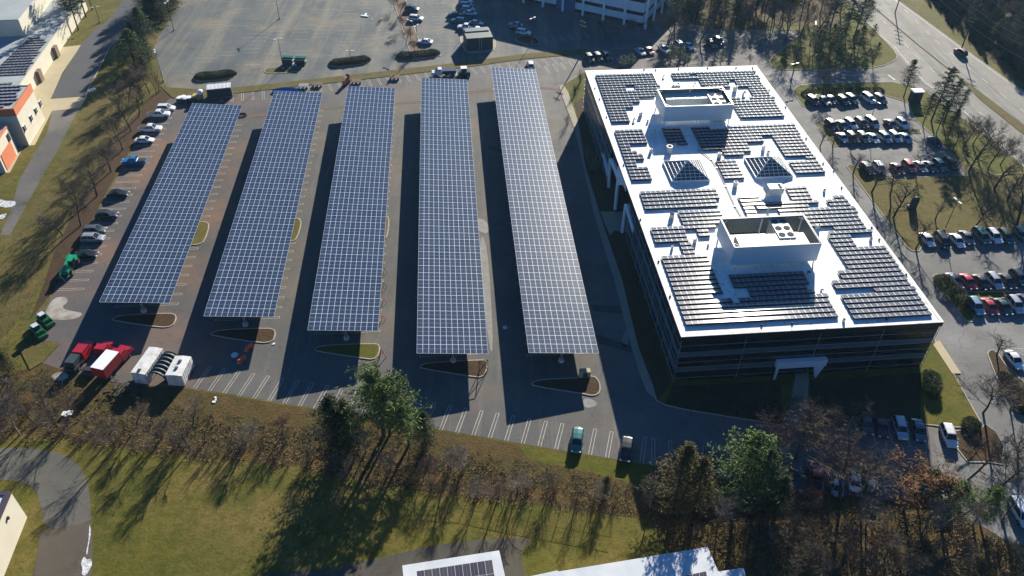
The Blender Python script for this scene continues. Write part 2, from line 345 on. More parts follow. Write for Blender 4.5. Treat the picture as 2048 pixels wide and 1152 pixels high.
sheet('footpath', sm([(-40, 896), (60, 896), (120, 905), (160, 930), (178, 970), (182, 1030), (183, 1044), (90, 1064), (82, 1010), (70, 975), (35, 960), (-40, 960)], 2, True), .010, M['pathgrey'])
sheet('footpath_old', [(82, 1062), (183, 1044), (186, 1100), (180, 1180), (60, 1180), (76, 1100)], .014, M['pathbrown'])
sheet('rear_path', [(430, 1180), (520, 1150), (660, 1136), (780, 1112), (850, 1094), (960, 1078), (1062, 1076), (1040, 1110), (1060, 1180)], .010, M['wornpath'])
# soil and lawn sheets
rk = MB()
for a_, b_ in zip([(305, -40), (293, 0), (280, 22), (264, 48), (240, 72), (220, 94), (208, 118), (192, 150), (176, 180)], [(293, 0), (280, 22), (264, 48), (240, 72), (220, 94), (208, 118), (192, 150), (176, 180), (171, 193)]):
    p_, q_ = G(*a_), G(*b_); d_ = (q_-p_).normalized(); n_ = Vector((-d_.y, d_.x, 0))*.12
    rk.faces([tuple(v) for v in (p_-n_, q_-n_, q_+n_, p_+n_)]+[(v.x, v.y, .14) for v in (p_-n_, q_-n_, q_+n_, p_+n_)], [(4, 5, 6, 7), (0, 1, 5, 4), (2, 3, 7, 6)])
rk.build('road_kerb', M['kerb'], kind='structure')
sheet('wood_floor', [(1830, -60), (1870, 20), (1935, 85), (2060, 180), (2300, 340), (2300, -60)], .006, M['litter'])
sheet('grove_floor', [(1340, -60), (1350, 15), (1400, 52), (1500, 55), (1590, 52), (1690, 60), (1650, -60)], .14, M['litter'])
sheet('soil_strip', [(300, 232), (262, 298), (218, 375), (180, 448), (146, 520), (100, 591), (60, 640), (90, 560), (110, 500), (140, 440), (185, 350), (240, 260), (300, 200), (322, 180), (345, 192)], .006, M['mulch'])
sheet('bank_soil', [(86, 728), (200, 760), (372, 777), (512, 800), (624, 819), (880, 862), (1035, 889), (1161, 910), (1307, 935), (1554, 980), (1900, 1015), (2048, 1100), (2200, 1300), (1450, 1300), (1300, 1040), (1080, 1010), (850, 985), (600, 935), (300, 905), (60, 870), (-60, 840), (-60, 770)], .006, M['litter'])
sheet('verge', [(1035, 890), (1161, 911), (1237, 924), (1310, 936), (1300, 975), (1180, 945), (1060, 920)], .012, M['lawn'])
sheet('dry_slope', sm([(-40, 470), (30, 440), (75, 385), (118, 320), (150, 250), (178, 205), (215, 165), (255, 165), (285, 205), (255, 280), (205, 370), (150, 450), (105, 530), (40, 640), (-40, 720)], 2, True), .004, M['drygrass'])
# islands: (pixels, material, kerb?)
isl = {
 'office': ([(1126, 170), (1165, 145), (1500, 135), (1540, 180), (1830, 610), (1871, 683), (1960, 842), (1962, 858), (1890, 854), (1705, 834), (1695, 862), (1600, 856), (1499, 841), (1379, 822), (1330, 811), (1312, 801), (1280, 690), (1249, 560), (1203, 427), (1190, 400), (1160, 260), (1135, 185)], 'lawn'),
 'grove': (sm([(1536, 120), (1546, 137), (1581, 142), (1686, 139), (1761, 135), (1793, 120), (1795, 108), (1761, 72), (1700, 10), (1670, -60), (1340, -60), (1345, 20), (1400, 60), (1500, 62), (1610, 60), (1570, 95)], 1, True), 'lawn'),
 'strip': ([(1586, 185), (1590, 176), (1600, 171), (1631, 168), (1783, 164), (1845, 178), (1960, 262), (2060, 345), (1990, 350), (1915, 322), (1870, 275), (1830, 240), (1815, 205), (1770, 191), (1612, 191), (1618, 215), (1605, 213)], 'lawn'),
 'east lawn': ([(1693, 333), (1700, 329), (1712, 335), (1765, 357), (1910, 352), (1935, 352), (1915, 322), (1990, 350), (2060, 345), (2300, 560), (2500, 700), (2100, 466), (1845, 468), (1845, 492), (1838, 503), (1825, 503), (1813, 495)], 'drygrass'),
 'median': ([(1630, 245), (1640, 243), (1660, 263), (1840, 259), (1842, 267), (1675, 271), (1680, 292), (1668, 294)], 'drygrass'),
 'hedge island': ([(1864, 553), (1872, 548), (1890, 558), (1935, 584), (2100, 584), (2100, 596), (1945, 597), (1950, 636), (1943, 645), (1930, 641)], 'lawn'),
 'south island': ([(1974, 708), (1978, 701), (1986, 700), (1994, 705), (2015, 735), (2060, 775), (2060, 850), (2015, 795), (1990, 750)], 'mulch'),
 'corner bed': ([(1905, 862), (1960, 858), (1970, 848), (1990, 862), (2008, 890), (2005, 930), (1975, 925), (1935, 925), (1915, 900)], 'mulch'),
 'grass bank': ([(320, 172), (345, 176), (420, 180), (560, 166), (740, 146), (900, 128), (1050, 108), (1170, 98), (1178, 102), (1170, 108), (1050, 118), (900, 139), (700, 162), (480, 186), (346, 197)], 'drygrass'),
 'c1': (sm([(225, 638), (240, 631), (320, 627), (350, 627), (354, 638), (345, 653), (320, 656), (226, 642)], 1, True), 'mulch'),
 'c2': (sm([(421, 667), (440, 660), (512, 657), (548, 657), (552, 668), (546, 684), (520, 687), (425, 672)], 1, True), 'mulch'),
 'c3': (sm([(627, 698), (645, 691), (747, 687), (760, 690), (759, 708), (748, 720), (722, 717), (630, 703)], 1, True), 'lawn'),
 'c4': (sm([(840, 732), (855, 726), (937, 721), (976, 720), (975, 738), (966, 756), (937, 753), (842, 738)], 1, True), 'mulch'),
 'c5': (sm([(1062, 766), (1081, 759), (1159, 756), (1188, 751), (1200, 764), (1201, 785), (1188, 793), (1164, 788), (1066, 773)], 1, True), 'mulch'),
 'm1': (sm([(385, 444), (412, 443), (420, 450), (410, 482), (398, 490), (375, 490)], 1, True), 'drygrass'),
 'm2': (sm([(575, 436), (598, 436), (604, 446), (594, 478), (584, 484), (565, 482)], 1, True), 'drygrass'),
 'm3': (sm([(760, 432), (776, 432), (779, 442), (775, 474), (768, 478), (758, 476)], 1, True), 'trench'),
 'median north': ([(765, -60), (785, 0), (804, 55), (824, 118), (836, 118), (882, 112), (879, 103), (848, 104), (830, 60), (812, 0), (792, -60)], 'trench'),
 'hedge a': (sm([(385, 158), (400, 150), (470, 144), (477, 148), (465, 158), (400, 164)], 1, True), 'lawn'),
 'hedge b': (sm([(656, 130), (670, 121), (738, 115), (743, 119), (730, 128), (675, 135)], 1, True), 'lawn'),
 'bin island': (sm([(526, 142), (536, 135), (600, 134), (608, 138), (590, 145), (535, 148)], 1, True), 'drygrass'),
 'enclosure pad': (sm([(918, 78), (926, 68), (985, 66), (994, 90), (985, 104), (940, 108), (928, 100)], 1, True), 'concrete'),
 'brown bed': (sm([(1028, 76), (1050, 72), (1070, 73), (1083, 88), (1060, 90), (1035, 84)], 1, True), 'mulch'),
 'corner grass': ([(74, 684), (112, 684), (118, 690), (86, 725), (60, 740), (40, 700)], 'drygrass'),
}
kb = MB(); kj = 0
def kerb(pts, w_=.16, h=.13, closed=True):
    n = len(pts); W = [G(*p) for p in pts]
    if sum(W[i].x*W[(i+1) % n].y-W[(i+1) % n].x*W[i].y for i in range(n)) < 0: W = W[::-1]
    ins = []; outs = []
    for i in range(n):
        a, b_, c_ = W[i-1], W[i], W[(i+1) % n]
        d1 = (b_-a).normalized(); d2 = (c_-b_).normalized(); t = (d1+d2)
        t = t.normalized() if t.length > .1 else d1
        nrm = Vector((-t.y, t.x, 0)); ins.append(b_+nrm*w_); outs.append(b_-nrm*w_*.3)
    for i in range(n):
        j = (i+1) % n; a, b_, c_, d_ = outs[i], outs[j], ins[j], ins[i]
        kb.faces([(a.x, a.y, 0), (b_.x, b_.y, 0), (c_.x, c_.y, 0), (d_.x, d_.y, 0), (a.x, a.y, h), (b_.x, b_.y, h), (c_.x, c_.y, h), (d_.x, d_.y, h)], [(4, 5, 6, 7), (0, 1, 5, 4), (2, 3, 7, 6)])
for i, (k, (pp, mt)) in enumerate(isl.items()):
    nm = {'lawn': 'lawn', 'mulch': 'planting_bed', 'drygrass': 'grass_verge', 'trench': 'soil_median', 'concrete': 'concrete_pad'}[mt]
    sheet(nm, pp, .10+.001*i, M[mt])
    if k not in ('grass bank', 'corner grass'): kerb(pp)
kb.build('kerb', M['kerb'], kind='structure')
# small flat marks and surfaces
sheet('sidewalk', [(1119, 172), (1126, 170), (1135, 185), (1160, 260), (1190, 400), (1203, 427), (1249, 560), (1280, 690), (1312, 801), (1293, 784), (1278, 747), (1257, 675), (1228, 560), (1211, 506), (1187, 426), (1150, 262), (1121, 185)], .135, M['concrete'])
sheet('sidewalk', [(1200, 424), (1253, 424), (1275, 470), (1228, 462), (1220, 472), (1212, 455)], .143, M['concrete'])
sheet('sidewalk', [(1872, 684), (1879, 682), (1922, 748), (1904, 748), (1866, 690)], .143, M['tan_pave'])
sheet('sidewalk', [(1592, 745), (1618, 745), (1612, 858), (1570, 855)], .143, M['concrete'])
sheet('planting_bed', [(1150, 205), (1175, 190), (1225, 300), (1260, 420), (1285, 560), (1340, 770), (1316, 800), (1275, 690), (1244, 560), (1203, 440), (1170, 330)], .139, M['mulch'])
sheet('planting_bed', [(1345, 772), (1430, 770), (1560, 762), (1566, 852), (1499, 838), (1379, 819), (1332, 808)], .160, M['shadebed'])  # dark mulch bed added over the front lawn to deepen the office shade
sheet('planting_bed', [(1620, 762), (1720, 756), (1842, 746), (1840, 843), (1706, 830), (1692, 858), (1618, 852)], .164, M['shadebed'])  # second dark bed added, blackening the shaded lawn right of the entrance
sheet('pale_stain', sm([(104, 597), (130, 592), (138, 603), (122, 615), (140, 622), (170, 626), (150, 640), (100, 640), (86, 634)], 2, True), .026, M['salt'])
sheet('gravel_patch', sm([(100, 750), (125, 742), (140, 750), (130, 762), (108, 762)], 2, True), .030, M['salt'])
for q in ([(1040, 170), (1120, 178), (1122, 181), (1038, 176)], [(935, 182), (986, 176), (986, 181), (936, 188)], [(790, 206), (842, 201), (842, 206), (790, 209)], [(640, 217), (690, 211), (690, 216), (642, 221)], [(486, 232), (530, 227), (530, 232), (486, 238)], [(500, 236), (545, 229), (600, 222), (600, 226), (545, 234)]):
    sheet('trench_patch', q, .030, M['trench'])
for q in ([(1180, 610), (1240, 612), (1245, 628), (1188, 622)], [(1190, 668), (1262, 692), (1262, 706), (1196, 686)], [(975, 290), (1010, 296), (1015, 306), (980, 300)]):
    sheet('asphalt_patch', q, .030, M['wetpatch'])
for q in ([(1240, 690), (1255, 695), (1258, 668), (1250, 660)], [(1165, 795), (1190, 800), (1196, 812), (1168, 818)], [(948, 436), (975, 440), (978, 470), (955, 462)], [(955, 470), (975, 480), (988, 700), (978, 705)]):
    sheet('concrete_patch', sm(q, 2, True), .030, M['concpatch'])
for q in ([(168, 1112), (174, 1120), (182, 1117), (185, 1128), (180, 1138), (172, 1152), (163, 1150), (166, 1136), (161, 1128)], [(179, 1047), (182, 1060), (181, 1075), (177, 1092), (175, 1110), (172, 1108), (176, 1088), (178, 1070)], [(0, 398), (10, 402), (34, 402), (28, 414), (8, 416), (-10, 408)], [(0, 430), (15, 426), (8, 438), (-8, 438)], [(174, 186), (182, 176), (193, 176), (190, 182), (178, 184)]):
    sheet('snow_patch', sm(q, 1, True), .035, M['snow'], kind='structure')
# ------------------------------------------------------------ painted markings
mk = MB()
def stripe(a, b_, w_=.11, z=.034, mb=None):
    d = (b_-a).normalized(); n = Vector((-d.y, d.x, 0))*w_/2
    (mb or mk).face([(p.x, p.y, z) for p in (a-n, b_-n, b_+n, a+n)])
def hairpin(a, d, ln, sep=.5, z=.034, w_=.1):
    n = Vector((-d.y, d.x, 0)); stripe(a+n*sep/2, a+n*sep/2+d*ln, w_, z); stripe(a-n*sep/2, a-n*sep/2+d*ln, w_, z)
    stripe(a+d*ln+n*(sep/2+.05), a+d*ln-n*(sep/2+.05), w_, z)
def row(pa, pb, dirpx, ln, step=2.74, n0=0, n1=99, hp=True, off=0):
    a, b_ = G(*pa), G(*pb); d = (b_-a); Lg = d.length; d.normalize(); dd = (G(*dirpx[1])-G(*dirpx[0])).normalized()
    t = off
    while t < Lg:
        (hairpin(a+d*t, dd, ln) if hp else stripe(a+d*t, a+d*t+dd*ln)); t += step
row((380, 776), (1307, 931), ((937, 862), (951, 823)), 5.4, off=.8)
row((1307, 931), (1700, 990), ((1290, 928), (1290, 880)), 5.4)
ccan = rad(-5.0)
cd = fwd(ccan); cx = fwd(ccan+math.pi/2)
a0, b0 = G(112, 580), G(308, 226)
t = 0
while t < (b0-a0).length: hairpin(a0+(b0-a0).normalized()*t, cx, 5.3); t += 2.74
row((570, 177), (1160, 110), ((700, 161), (705, 171)), 4.6, off=1)
row((352, 196), (545, 180), ((490, 187), (490, 197)), 5, off=12)
row((1085, 72), (1180, 62), ((1095, 73), (1103, 84)), 5)
row((1090, 132), (1170, 112), ((1083, 122), (1090, 134)), 5)
for (a, b_, dx) in [((1600, 190), (1770, 191), (25, 18)), ((1660, 262), (1840, 260), (-25, -19)), ((1680, 271), (1842, 268), (25, 19)), ((1765, 356), (1912, 351), (-28, -24)), ((1845, 466), (2060, 463), (32, 39)), ((1935, 584), (2100, 584), (-32, -39)), ((1945, 598), (2100, 597), (34, 45)), ((1705, 834), (1862, 849), (10, 42)), ((1700, 990), (1890, 1010), (-5, -40))]:
    row(a, b_, (a, (a[0]+dx[0], a[1]+dx[1])), 5.2, hp=False)
# old lot faint lines
random.seed(3)
for c_ in range(9):
    A = G(395+c_*50, 150-c_*6); B = G(455+c_*40, -20)
    d = (B-A); n_ = int(d.length/2.75); d.normalize()
    for i in range(n_):
        if random.random() < .42: p = A+d*i*2.75; stripe(p-cx*(2+random.random()*2), p+cx*(1+random.random()*3), .09, .034)
for (a, b_) in [((880, 30), (880, 90)), ((858, 8), (882, 100))]:
    A, B = G(*a), G(*b_); d = B-A; n_ = int(d.length/2.75); d.normalize()
    for i in range(n_): stripe(A+d*i*2.75, A+d*i*2.75+cx*5, .09, .034)
for a, b_ in [((2016, 698), (2052, 697)), ((2028, 699), (2060, 718)), ((2036, 698), (2066, 712))]: stripe(G(*a), G(*b_), .12, .034)
mk.build('parking_lines', M['paint'], kind='structure')
mw = MB()
def poly(pts, w_, z=.042, dash=None):
    W = [G(*p) for p in pts]
    for a, b_ in zip(W[:-1], W[1:]):
        if not dash: stripe(a, b_, w_, z, mw)
        else:
            d = (b_-a); t = 0; Lg = d.length; d.normalize()
            while t < Lg: stripe(a+d*t, a+d*min(t+dash, Lg), w_, z, mw); t += dash*3
poly([(1670, -60), (1706, 5), (1733, 48), (1790, 95), (1850, 165), (1926, 221), (2062, 344)], .18)
poly([(1738, -60), (1794, 2), (1923, 97), (2046, 186), (2300, 350)], .18)
poly([(1770, -20), (1870, 80), (2000, 187), (2200, 340)], .15, dash=3)
poly([(1728, 0), (1830, 110), (1960, 225), (2150, 390)], .15, dash=3)
poly([(1776, 150), (1790, 160)], .5)
poly([(1620, 152), (1770, 150)], .12)
mw.build('road_markings', M['paint_w'], kind='structure')
my = MB(); mk2 = mk
W = [G(*p) for p in [(1710, -40), (1736, 5), (1830, 85), (1911, 150)]]
for a, b_ in zip(W[:-1], W[1:]):
    stripe(a, b_, .6, .046, my)
my.build('median_stripe', M['mulch'], kind='structure')
sheet('grass_median', [(1909, 149), (1915, 150), (2050, 252), (2300, 440), (2300, 470), (2045, 268), (1960, 200)], .10, M['drygrass'])
# ------------------------------------------------------------ solar carports
ZL, ZR, WID = 4.70, 3.75, 12.36
MODL = 2.2
rowmb = MB(); sl_ = (ZR-ZL)/WID
xs0, xs1 = 0, WID
rowmb.face([(0, 0, ZL), (WID, 0, ZR), (WID, MODL, ZR), (0, MODL, ZL)], 0, [(0, 0), (12, 0), (12, 1), (0, 1)])
rowmb.faces([(0, 0, ZL-.05), (WID, 0, ZR-.05), (WID, MODL, ZR-.05), (0, MODL, ZL-.05), (0, 0, ZL), (WID, 0, ZR), (WID, MODL, ZR), (0, MODL, ZL)], [(3, 2, 1, 0), (0, 1, 5, 4), (1, 2, 6, 5), (2, 3, 7, 6), (3, 0, 4, 7)], 1)
ROWME = rowmb.mesh('panel_row', [M['module'], M['steel']])
pm = MB(); pm.box((0, 0, 1.9), (.42, .30, 3.8)); POSTME = pm.mesh('post', M['steel'])
fm = MB(); fm.tube((0, 0, 0), (0, 0, .55), .55, .52, 14); FOOTME = fm.mesh('footing', M['hvac'])
bmB = MB(); bmB.faces([(-5.6, -.12, ZL-.55), (5.6, -.12, ZR-.40), (5.6, .12, ZR-.40), (-5.6, .12, ZL-.55), (-5.6, -.12, ZL-.30), (5.6, -.12, ZR-.30+.12), (5.6, .12, ZR-.30+.12), (-5.6, .12, ZL-.30)], [(3, 2, 1, 0), (4, 5, 6, 7), (0, 1, 5, 4), (1, 2, 6, 5), (2, 3, 7, 6), (3, 0, 4, 7)])
BEAMME = bmB.mesh('crossbeam', M['steel'])
cans = [((197, 603), (340, 607), 35, 'leftmost and shortest carport, beside the row of parked cars'), ((402, 630), (553, 636), 40, 'second carport from the left, near end above the orange barriers'),
        ((614, 659), (757, 663), 43, 'middle of the five carports, red frame standing at its near corner'), ((834, 706), (976, 708), 48, 'fourth carport from the left, pickup and machine parked at its far end'),
        ((1057, 706), (1198, 706), 51, 'rightmost and longest carport, beside the lane of the office building')]
CANO = []
for (bl, br, nrow, lab) in cans:
    A = G(bl[0], bl[1], ZL); Bp = G(br[0], br[1], ZR); A.z = Bp.z = 0
    mid = (A+Bp)/2; org = mid-cx*WID/2
    rt = empty('solar_carport', org, -ccan, 'blue solar canopy, '+lab, 'solar carport', 'solar carports over the parking lot'); CANO.append(org)
    for i in range(nrow): inst(ROWME, 'panel_row', rt, (0, i*MODL, 0))
    npost = max(3, int(nrow*MODL/11)); Lc = nrow*MODL
    for i in range(npost+1):
        y = 2.2+(Lc-4.4)*i/npost
        inst(POSTME, 'post', rt, (WID/2, y, 0)); inst(FOOTME, 'footing', rt, (WID/2, y, 0)); inst(BEAMME, 'crossbeam', rt, (WID/2, y, 0))
    pu = MB()
    for k in range(7):
        x = .6+k*(WID-1.2)/6; z = ZL+(ZR-ZL)*x/WID-.16; pu.box((x, Lc/2, z), (.1, Lc-.3, .2))
    pu.build('purlins', M['steel'], rt)
    # stall lines under
    hl = MB()
    o = org+cx*WID/2; t = 4.0
    while t < Lc-2:
        for s_ in (1, -1):
            n = cd*.25
            for q in (n, -n): stripe(o+cd*t+q+cx*s_*.3, o+cd*t+q+cx*s_*6.0, .1, .034, hl)
            stripe(o+cd*t+n+cx*s_*6.0, o+cd*t-n+cx*s_*6.0, .1, .034, hl)
        t += 2.9
    hl.build('stall_lines', M['paint'], kind='structure')
# ------------------------------------------------------------ office building
ZO = 11.2
OA = G(1358, 673, ZO); OB = G(1893, 645, ZO); OC = G(1510, 130, ZO); OD = G(1173, 142, ZO)
oaz = (azof(OA, OD)+azof(OB, OC))/2
oy = fwd(oaz); ox = fwd(oaz+math.pi/2)
cen = (OA+OB+OC+OD)/4
OW = ((OB-OA).dot(ox)+(OC-OD).dot(ox))/2; OL = ((OD-OA).dot(oy)+(OC-OB).dot(oy))/2
OO = cen-ox*OW/2-oy*OL/2; OO.z = 0
off = empty('office_building', OO, -oaz, 'large three-storey dark glass office block with bright white flat roof', 'building')
def loc(x, y, z):   # pixel -> office local at height z
    p = G(x, y, z)-OO; return (p.dot(ox), p.dot(oy))
# homography-like correction so roof corners land exactly: bilinear from measured corners
def rloc(x, y, z=ZO):
    return loc(x, y, z)
rb = MB()
rb.box((OW/2, OL/2, ZO-.10), (OW-.9, OL-.9, .1))
rb.build('roof', M['white'], off)
rim = [((OW/2, .3), (OW, .6)), ((OW/2, OL-.3), (OW, .6)), ((.3, OL/2), (.6, OL-1.2)), ((OW-.3, OL/2), (.6, OL-1.2))]
pb = MB(); fb = MB()
for (cx_, cy_), (dx_, dy_) in rim:
    pb.box((cx_, cy_, ZO-.05), (dx_, dy_, .10)); fb.box((cx_, cy_, ZO-.55), (dx_-.06 if dx_ > 1 else dx_, dy_-.06 if dy_ > 1 else dy_, .9))
pb.build('parapet_cap', M['white'], off); fb.build('fascia', M['brownband'], off)
gz = ZO-1.0
RY0, RY1 = loc(1262, 462, ZO)[1]-1, loc(1200, 305, ZO)[1]   # recess on the west side
RY0 = 42.0; RY1 = 62.0
wb = MB(); ins = .25
wb.box((OW/2+2.5, OL/2, gz/2), (OW-5.6, OL-2*ins, gz))
wb.box((2.8, RY0/2+ins/2, gz/2+.4), (5.0, RY0-ins, gz-.8)); wb.box((2.8, (RY1+OL)/2, gz/2+.4), (5.0, OL-RY1-ins, gz-.8))
wb.build('wall', M['brownband'], off)
# horizontal strips on four sides; (z0,z1,material)
H = ZO
def strips(mb, x0, x1, y, z0, z1, dep, axis='x'):
    if axis == 'x': mb.box(((x0+x1)/2, y, (z0+z1)/2), (x1-x0, dep, z1-z0))
    else: mb.box((y, (x0+x1)/2, (z0+z1)/2), (dep, x1-x0, z1-z0))
wins = [(.5, 2.6), (4.15, 5.9), (7.7, 9.5)]
for (z0, z1) in wins:
    g = MB(); strips(g, .5, OW-.5, ins-.02, z0, z1, .10); strips(g, .5, OW-.5, OL-ins+.02, z0, z1, .10)
    strips(g, .6, RY0-.2, ins+.02, z0, z1, .10, 'y'); strips(g, RY1+.2, OL-.6, ins+.02, z0, z1, .10, 'y'); strips(g, .6, OL-.6, OW-ins-.02, z0, z1, .10, 'y')
    g.build('window_band', M['glassdark'], off)
for (z0, z1) in [(2.72, 3.62), (6.35, 7.25)]:
    g = MB(); strips(g, .5, OW-.5, ins-.03, z0, z1, .14); strips(g, .6, RY0-.2, ins+.02, z0, z1, .14, 'y'); strips(g, RY1+.2, OL-.6, ins+.02, z0, z1, .14, 'y'); strips(g, .6, OL-.6, OW-ins, z0, z1, .14, 'y')
    g.build('spandrel_band', M['tealband'], off)
for z in (1.0, 2.68, 3.66, 4.9, 6.3, 7.3, 8.85):
    g = MB(); strips(g, .3, OW-.3, .12, z-.025, z+.025, .08); strips(g, .3, RY0, .12, z-.025, z+.025, .08, 'y'); strips(g, RY1, OL-.3, .12, z-.025, z+.025, .08, 'y'); strips(g, .3, OL-.3, OW-.12, z-.025, z+.025, .08, 'y')
    g.build('rail', M['mullion'], off)
for x in (.22, OW*.25, OW*.5+1.5, OW*.75+1.2, OW-.22):
    g = MB(); g.box((x, .06, gz/2), (.07, .07, gz)); g.build('mullion', M['mullion'], off)
for y in [4+i*4.6 for i in range(21)]:
    if RY0-1 < y < RY1+1 or y > OL-1: continue
    g = MB(); g.box((.06, y, gz/2), (.06, .07, gz)); g.build('mullion', M['mullion'], off)
# west entrance: white columns and slanted fins on the facade plane
def fpl(cx_, cy_):
    px, py = 1040+cx_/3.034, 250+cy_/3.034
    d = CF*F_PX + CR*(px-1024) - CU*(py-576); o_ = Vector((0, 0, CAM_H)); t_ = (OO-o_).dot(ox)/d.dot(ox); p = o_+d*t_-OO
    return (p.dot(oy), p.z)
for pts in ([(495, 172), (506, 176), (537, 292), (528, 312)], [(541, 206), (554, 202), (597, 300), (590, 335)], [(597, 248), (645, 374), (640, 402), (628, 366), (583, 362)], [(633, 482), (646, 478), (689, 625), (682, 652)]):
    q = [fpl(*p) for p in pts]; g = MB(); n = len(q)
    g.faces([(-.05, a_, z_) for a_, z_ in q]+[(.5, a_, z_) for a_, z_ in q], [tuple(range(n)), tuple(range(2*n-1, n-1, -1))]+[(i, n+i, n+(i+1) % n, (i+1) % n) for i in range(n)])
    g.build('entrance_fin', M['whitepaint'], off)
for ft, tp in (((1217.6, 374), (545, 206)), ((1230.4, 419), (599, 252)), ((1244.6, 464.5), (638, 482))):
    fx, fy = loc(ft[0], ft[1], .1); ty, tz = fpl(*tp); g = MB(); g.tube((fx, fy, .1), (.15, ty, tz), .42, .36, 10); g.build('entrance_column', M['whitepaint'], off)
# front portico
fx0 = loc(1553, 735, 3.2)[0]; fx1 = loc(1652, 728, 3.2)[0]
g = MB(); g.box(((fx0+fx1)/2, -.35, 3.6), (fx1-fx0, .9, 1.5)); g.build('entrance_canopy', M['whitepaint'], off)
for xx, wd in ((fx0+.3, .4), (fx1-1.2, 1.9)):
    g = MB(); g.faces([(xx-wd/2, -.85, 2.9), (xx+wd/2, -.85, 2.9), (xx+.1, -.85, .1), (xx-.1, -.85, .1), (xx-wd/2, -.45, 2.9), (xx+wd/2, -.45, 2.9), (xx+.1, -.45, .1), (xx-.1, -.45, .1)], [(0, 3, 2, 1), (4, 5, 6, 7), (0, 4, 7, 3), (1, 2, 6, 5)]); g.build('canopy_leg', M['whitepaint'], off)
# rooftop solar arrays --------------------------------------------------
def Z(ox_, oy_, s, pts): return [(ox_+x/s, oy_+y/s) for x, y in pts]
R1 = lambda p: Z(1160, 120, 7.681, p)
R2 = lambda p: Z(1370, 120, 7.681, p)
R3 = lambda p: Z(1210, 240, 7.681, p)
R4 = lambda p: Z(1410, 240, 7.585, p)
R5 = lambda p: Z(1260, 360, 7.2, p)
R6 = lambda p: Z(1500, 360, 7.2, p)
R7 = lambda p: Z(1300, 500, 6.4, p)
R8 = lambda p: Z(1580, 470, 6.0625, p)
arrays = [
 (R1([(235, 215), (1140, 190), (1175, 290), (1205, 370), (1240, 385), (1245, 430), (1190, 440), (1160, 545), (905, 550), (920, 625), (805, 632), (830, 745), (715, 745), (778, 940), (495, 945)]), R1([(695, 380), (838, 378), (860, 452), (715, 455)]), 'at the far left corner of the office roof'),
 (R2([(-218, 185), (1050, 150), (1105, 235), (1180, 320), (1240, 430), (1290, 490), (1390, 600), (1450, 700), (1545, 855), (865, 885), (735, 675), (715, 580), (820, 575), (840, 615), (975, 610), (985, 575), (1070, 565), (960, 385), (820, 395), (755, 285), (640, 300), (680, 400), (280, 405), (200, 265), (-170, 290)]), R2([(60, 210), (185, 208), (195, 245), (75, 248)]), 'at the far right corner of the office roof'),
 (R3([(145, 140), (580, 130), (655, 345), (370, 345), (425, 480), (575, 480), (620, 615), (480, 620), (525, 710), (665, 705), (740, 910), (420, 920)]), None, 'in a comb shape along the left roof edge'),
 (R3([(870, 110), (1160, 100), (1275, 370), (1130, 375), (1110, 325), (960, 335)]), None, 'standing in the shadow of the far plant screen'),
 (R4([(-218, 94), (75, 85), (90, 120), (350, 112), (355, 75), (1325, 45), (1535, 330), (1715, 580), (1540, 575), (1535, 550), (1240, 570), (1010, 215), (870, 220), (905, 310), (630, 325), (700, 450), (570, 455), (580, 510), (300, 515), (240, 425), (-36, 430)]), None, 'in front of the far plant screen, reaching the right edge'),
 (R4([(1265, 610), (1735, 610), (1845, 790), (1395, 805)]), None, 'between the right glass pyramid and the right roof edge'),
 (R4([(160, 595), (450, 585), (600, 880), (305, 890)]), None, 'between the two glass pyramids'),
 (R5([(140, 150), (1195, 110), (1305, 375), (225, 415)]), None, 'in a plain rectangle just in front of the left glass pyramid'),
 (R5([(685, 430), (1300, 415), (1350, 520), (1290, 560), (1250, 690), (1120, 690), (1165, 810), (1005, 825), (960, 700), (805, 715), (870, 880), (940, 1060), (780, 1065), (710, 885), (375, 910), (300, 680), (785, 665)]), None, 'in steps left of the near plant screen'),
 (R7([(145, 65), (735, 40), (960, 550), (820, 560), (830, 625), (1005, 600), (1025, 675), (1160, 670), (1145, 610), (1300, 605), (1250, 480), (1075, 465), (1010, 310), (1924, 262), (2088, 560), (2246, 553), (2425, 853), (470, 960)]), None, 'along the near roof edge, glinting in the sun'),
 (R6([(-183, 205), (125, 200), (180, 310), (610, 285), (510, 85), (810, 70), (955, 310), (840, 335), (855, 375), (1160, 365), (1090, 260), (1210, 250), (1205, 200), (1355, 195), (1765, 780), (1470, 785), (1555, 960), (1915, 950)]) + R8([(1280, 340), (1490, 600), (1700, 940), (790, 1020), (610, 705), (1040, 690), (1015, 625), (575, 665), (510, 545), (650, 535), (585, 430), (720, 410)]) + R6([(1095, 755), (1245, 745), (1180, 635), (880, 650), (790, 500), (440, 495), (385, 385), (90, 395), (130, 510), (-35, 515)]), None, 'running down the right side of the white roof'),
]
ZA = ZO+.15
PITCHR = 1.30
ARR = []
def spans(polys, y):
    xs = []
    for P_ in polys:
        n = len(P_)
        for i in range(n):
            (x0, y0), (x1, y1) = P_[i], P_[(i+1) % n]
            if (y0 <= y < y1) or (y1 <= y < y0): xs.append(x0+(y-y0)/(y1-y0)*(x1-x0))
    xs.sort(); return list(zip(xs[::2], xs[1::2]))
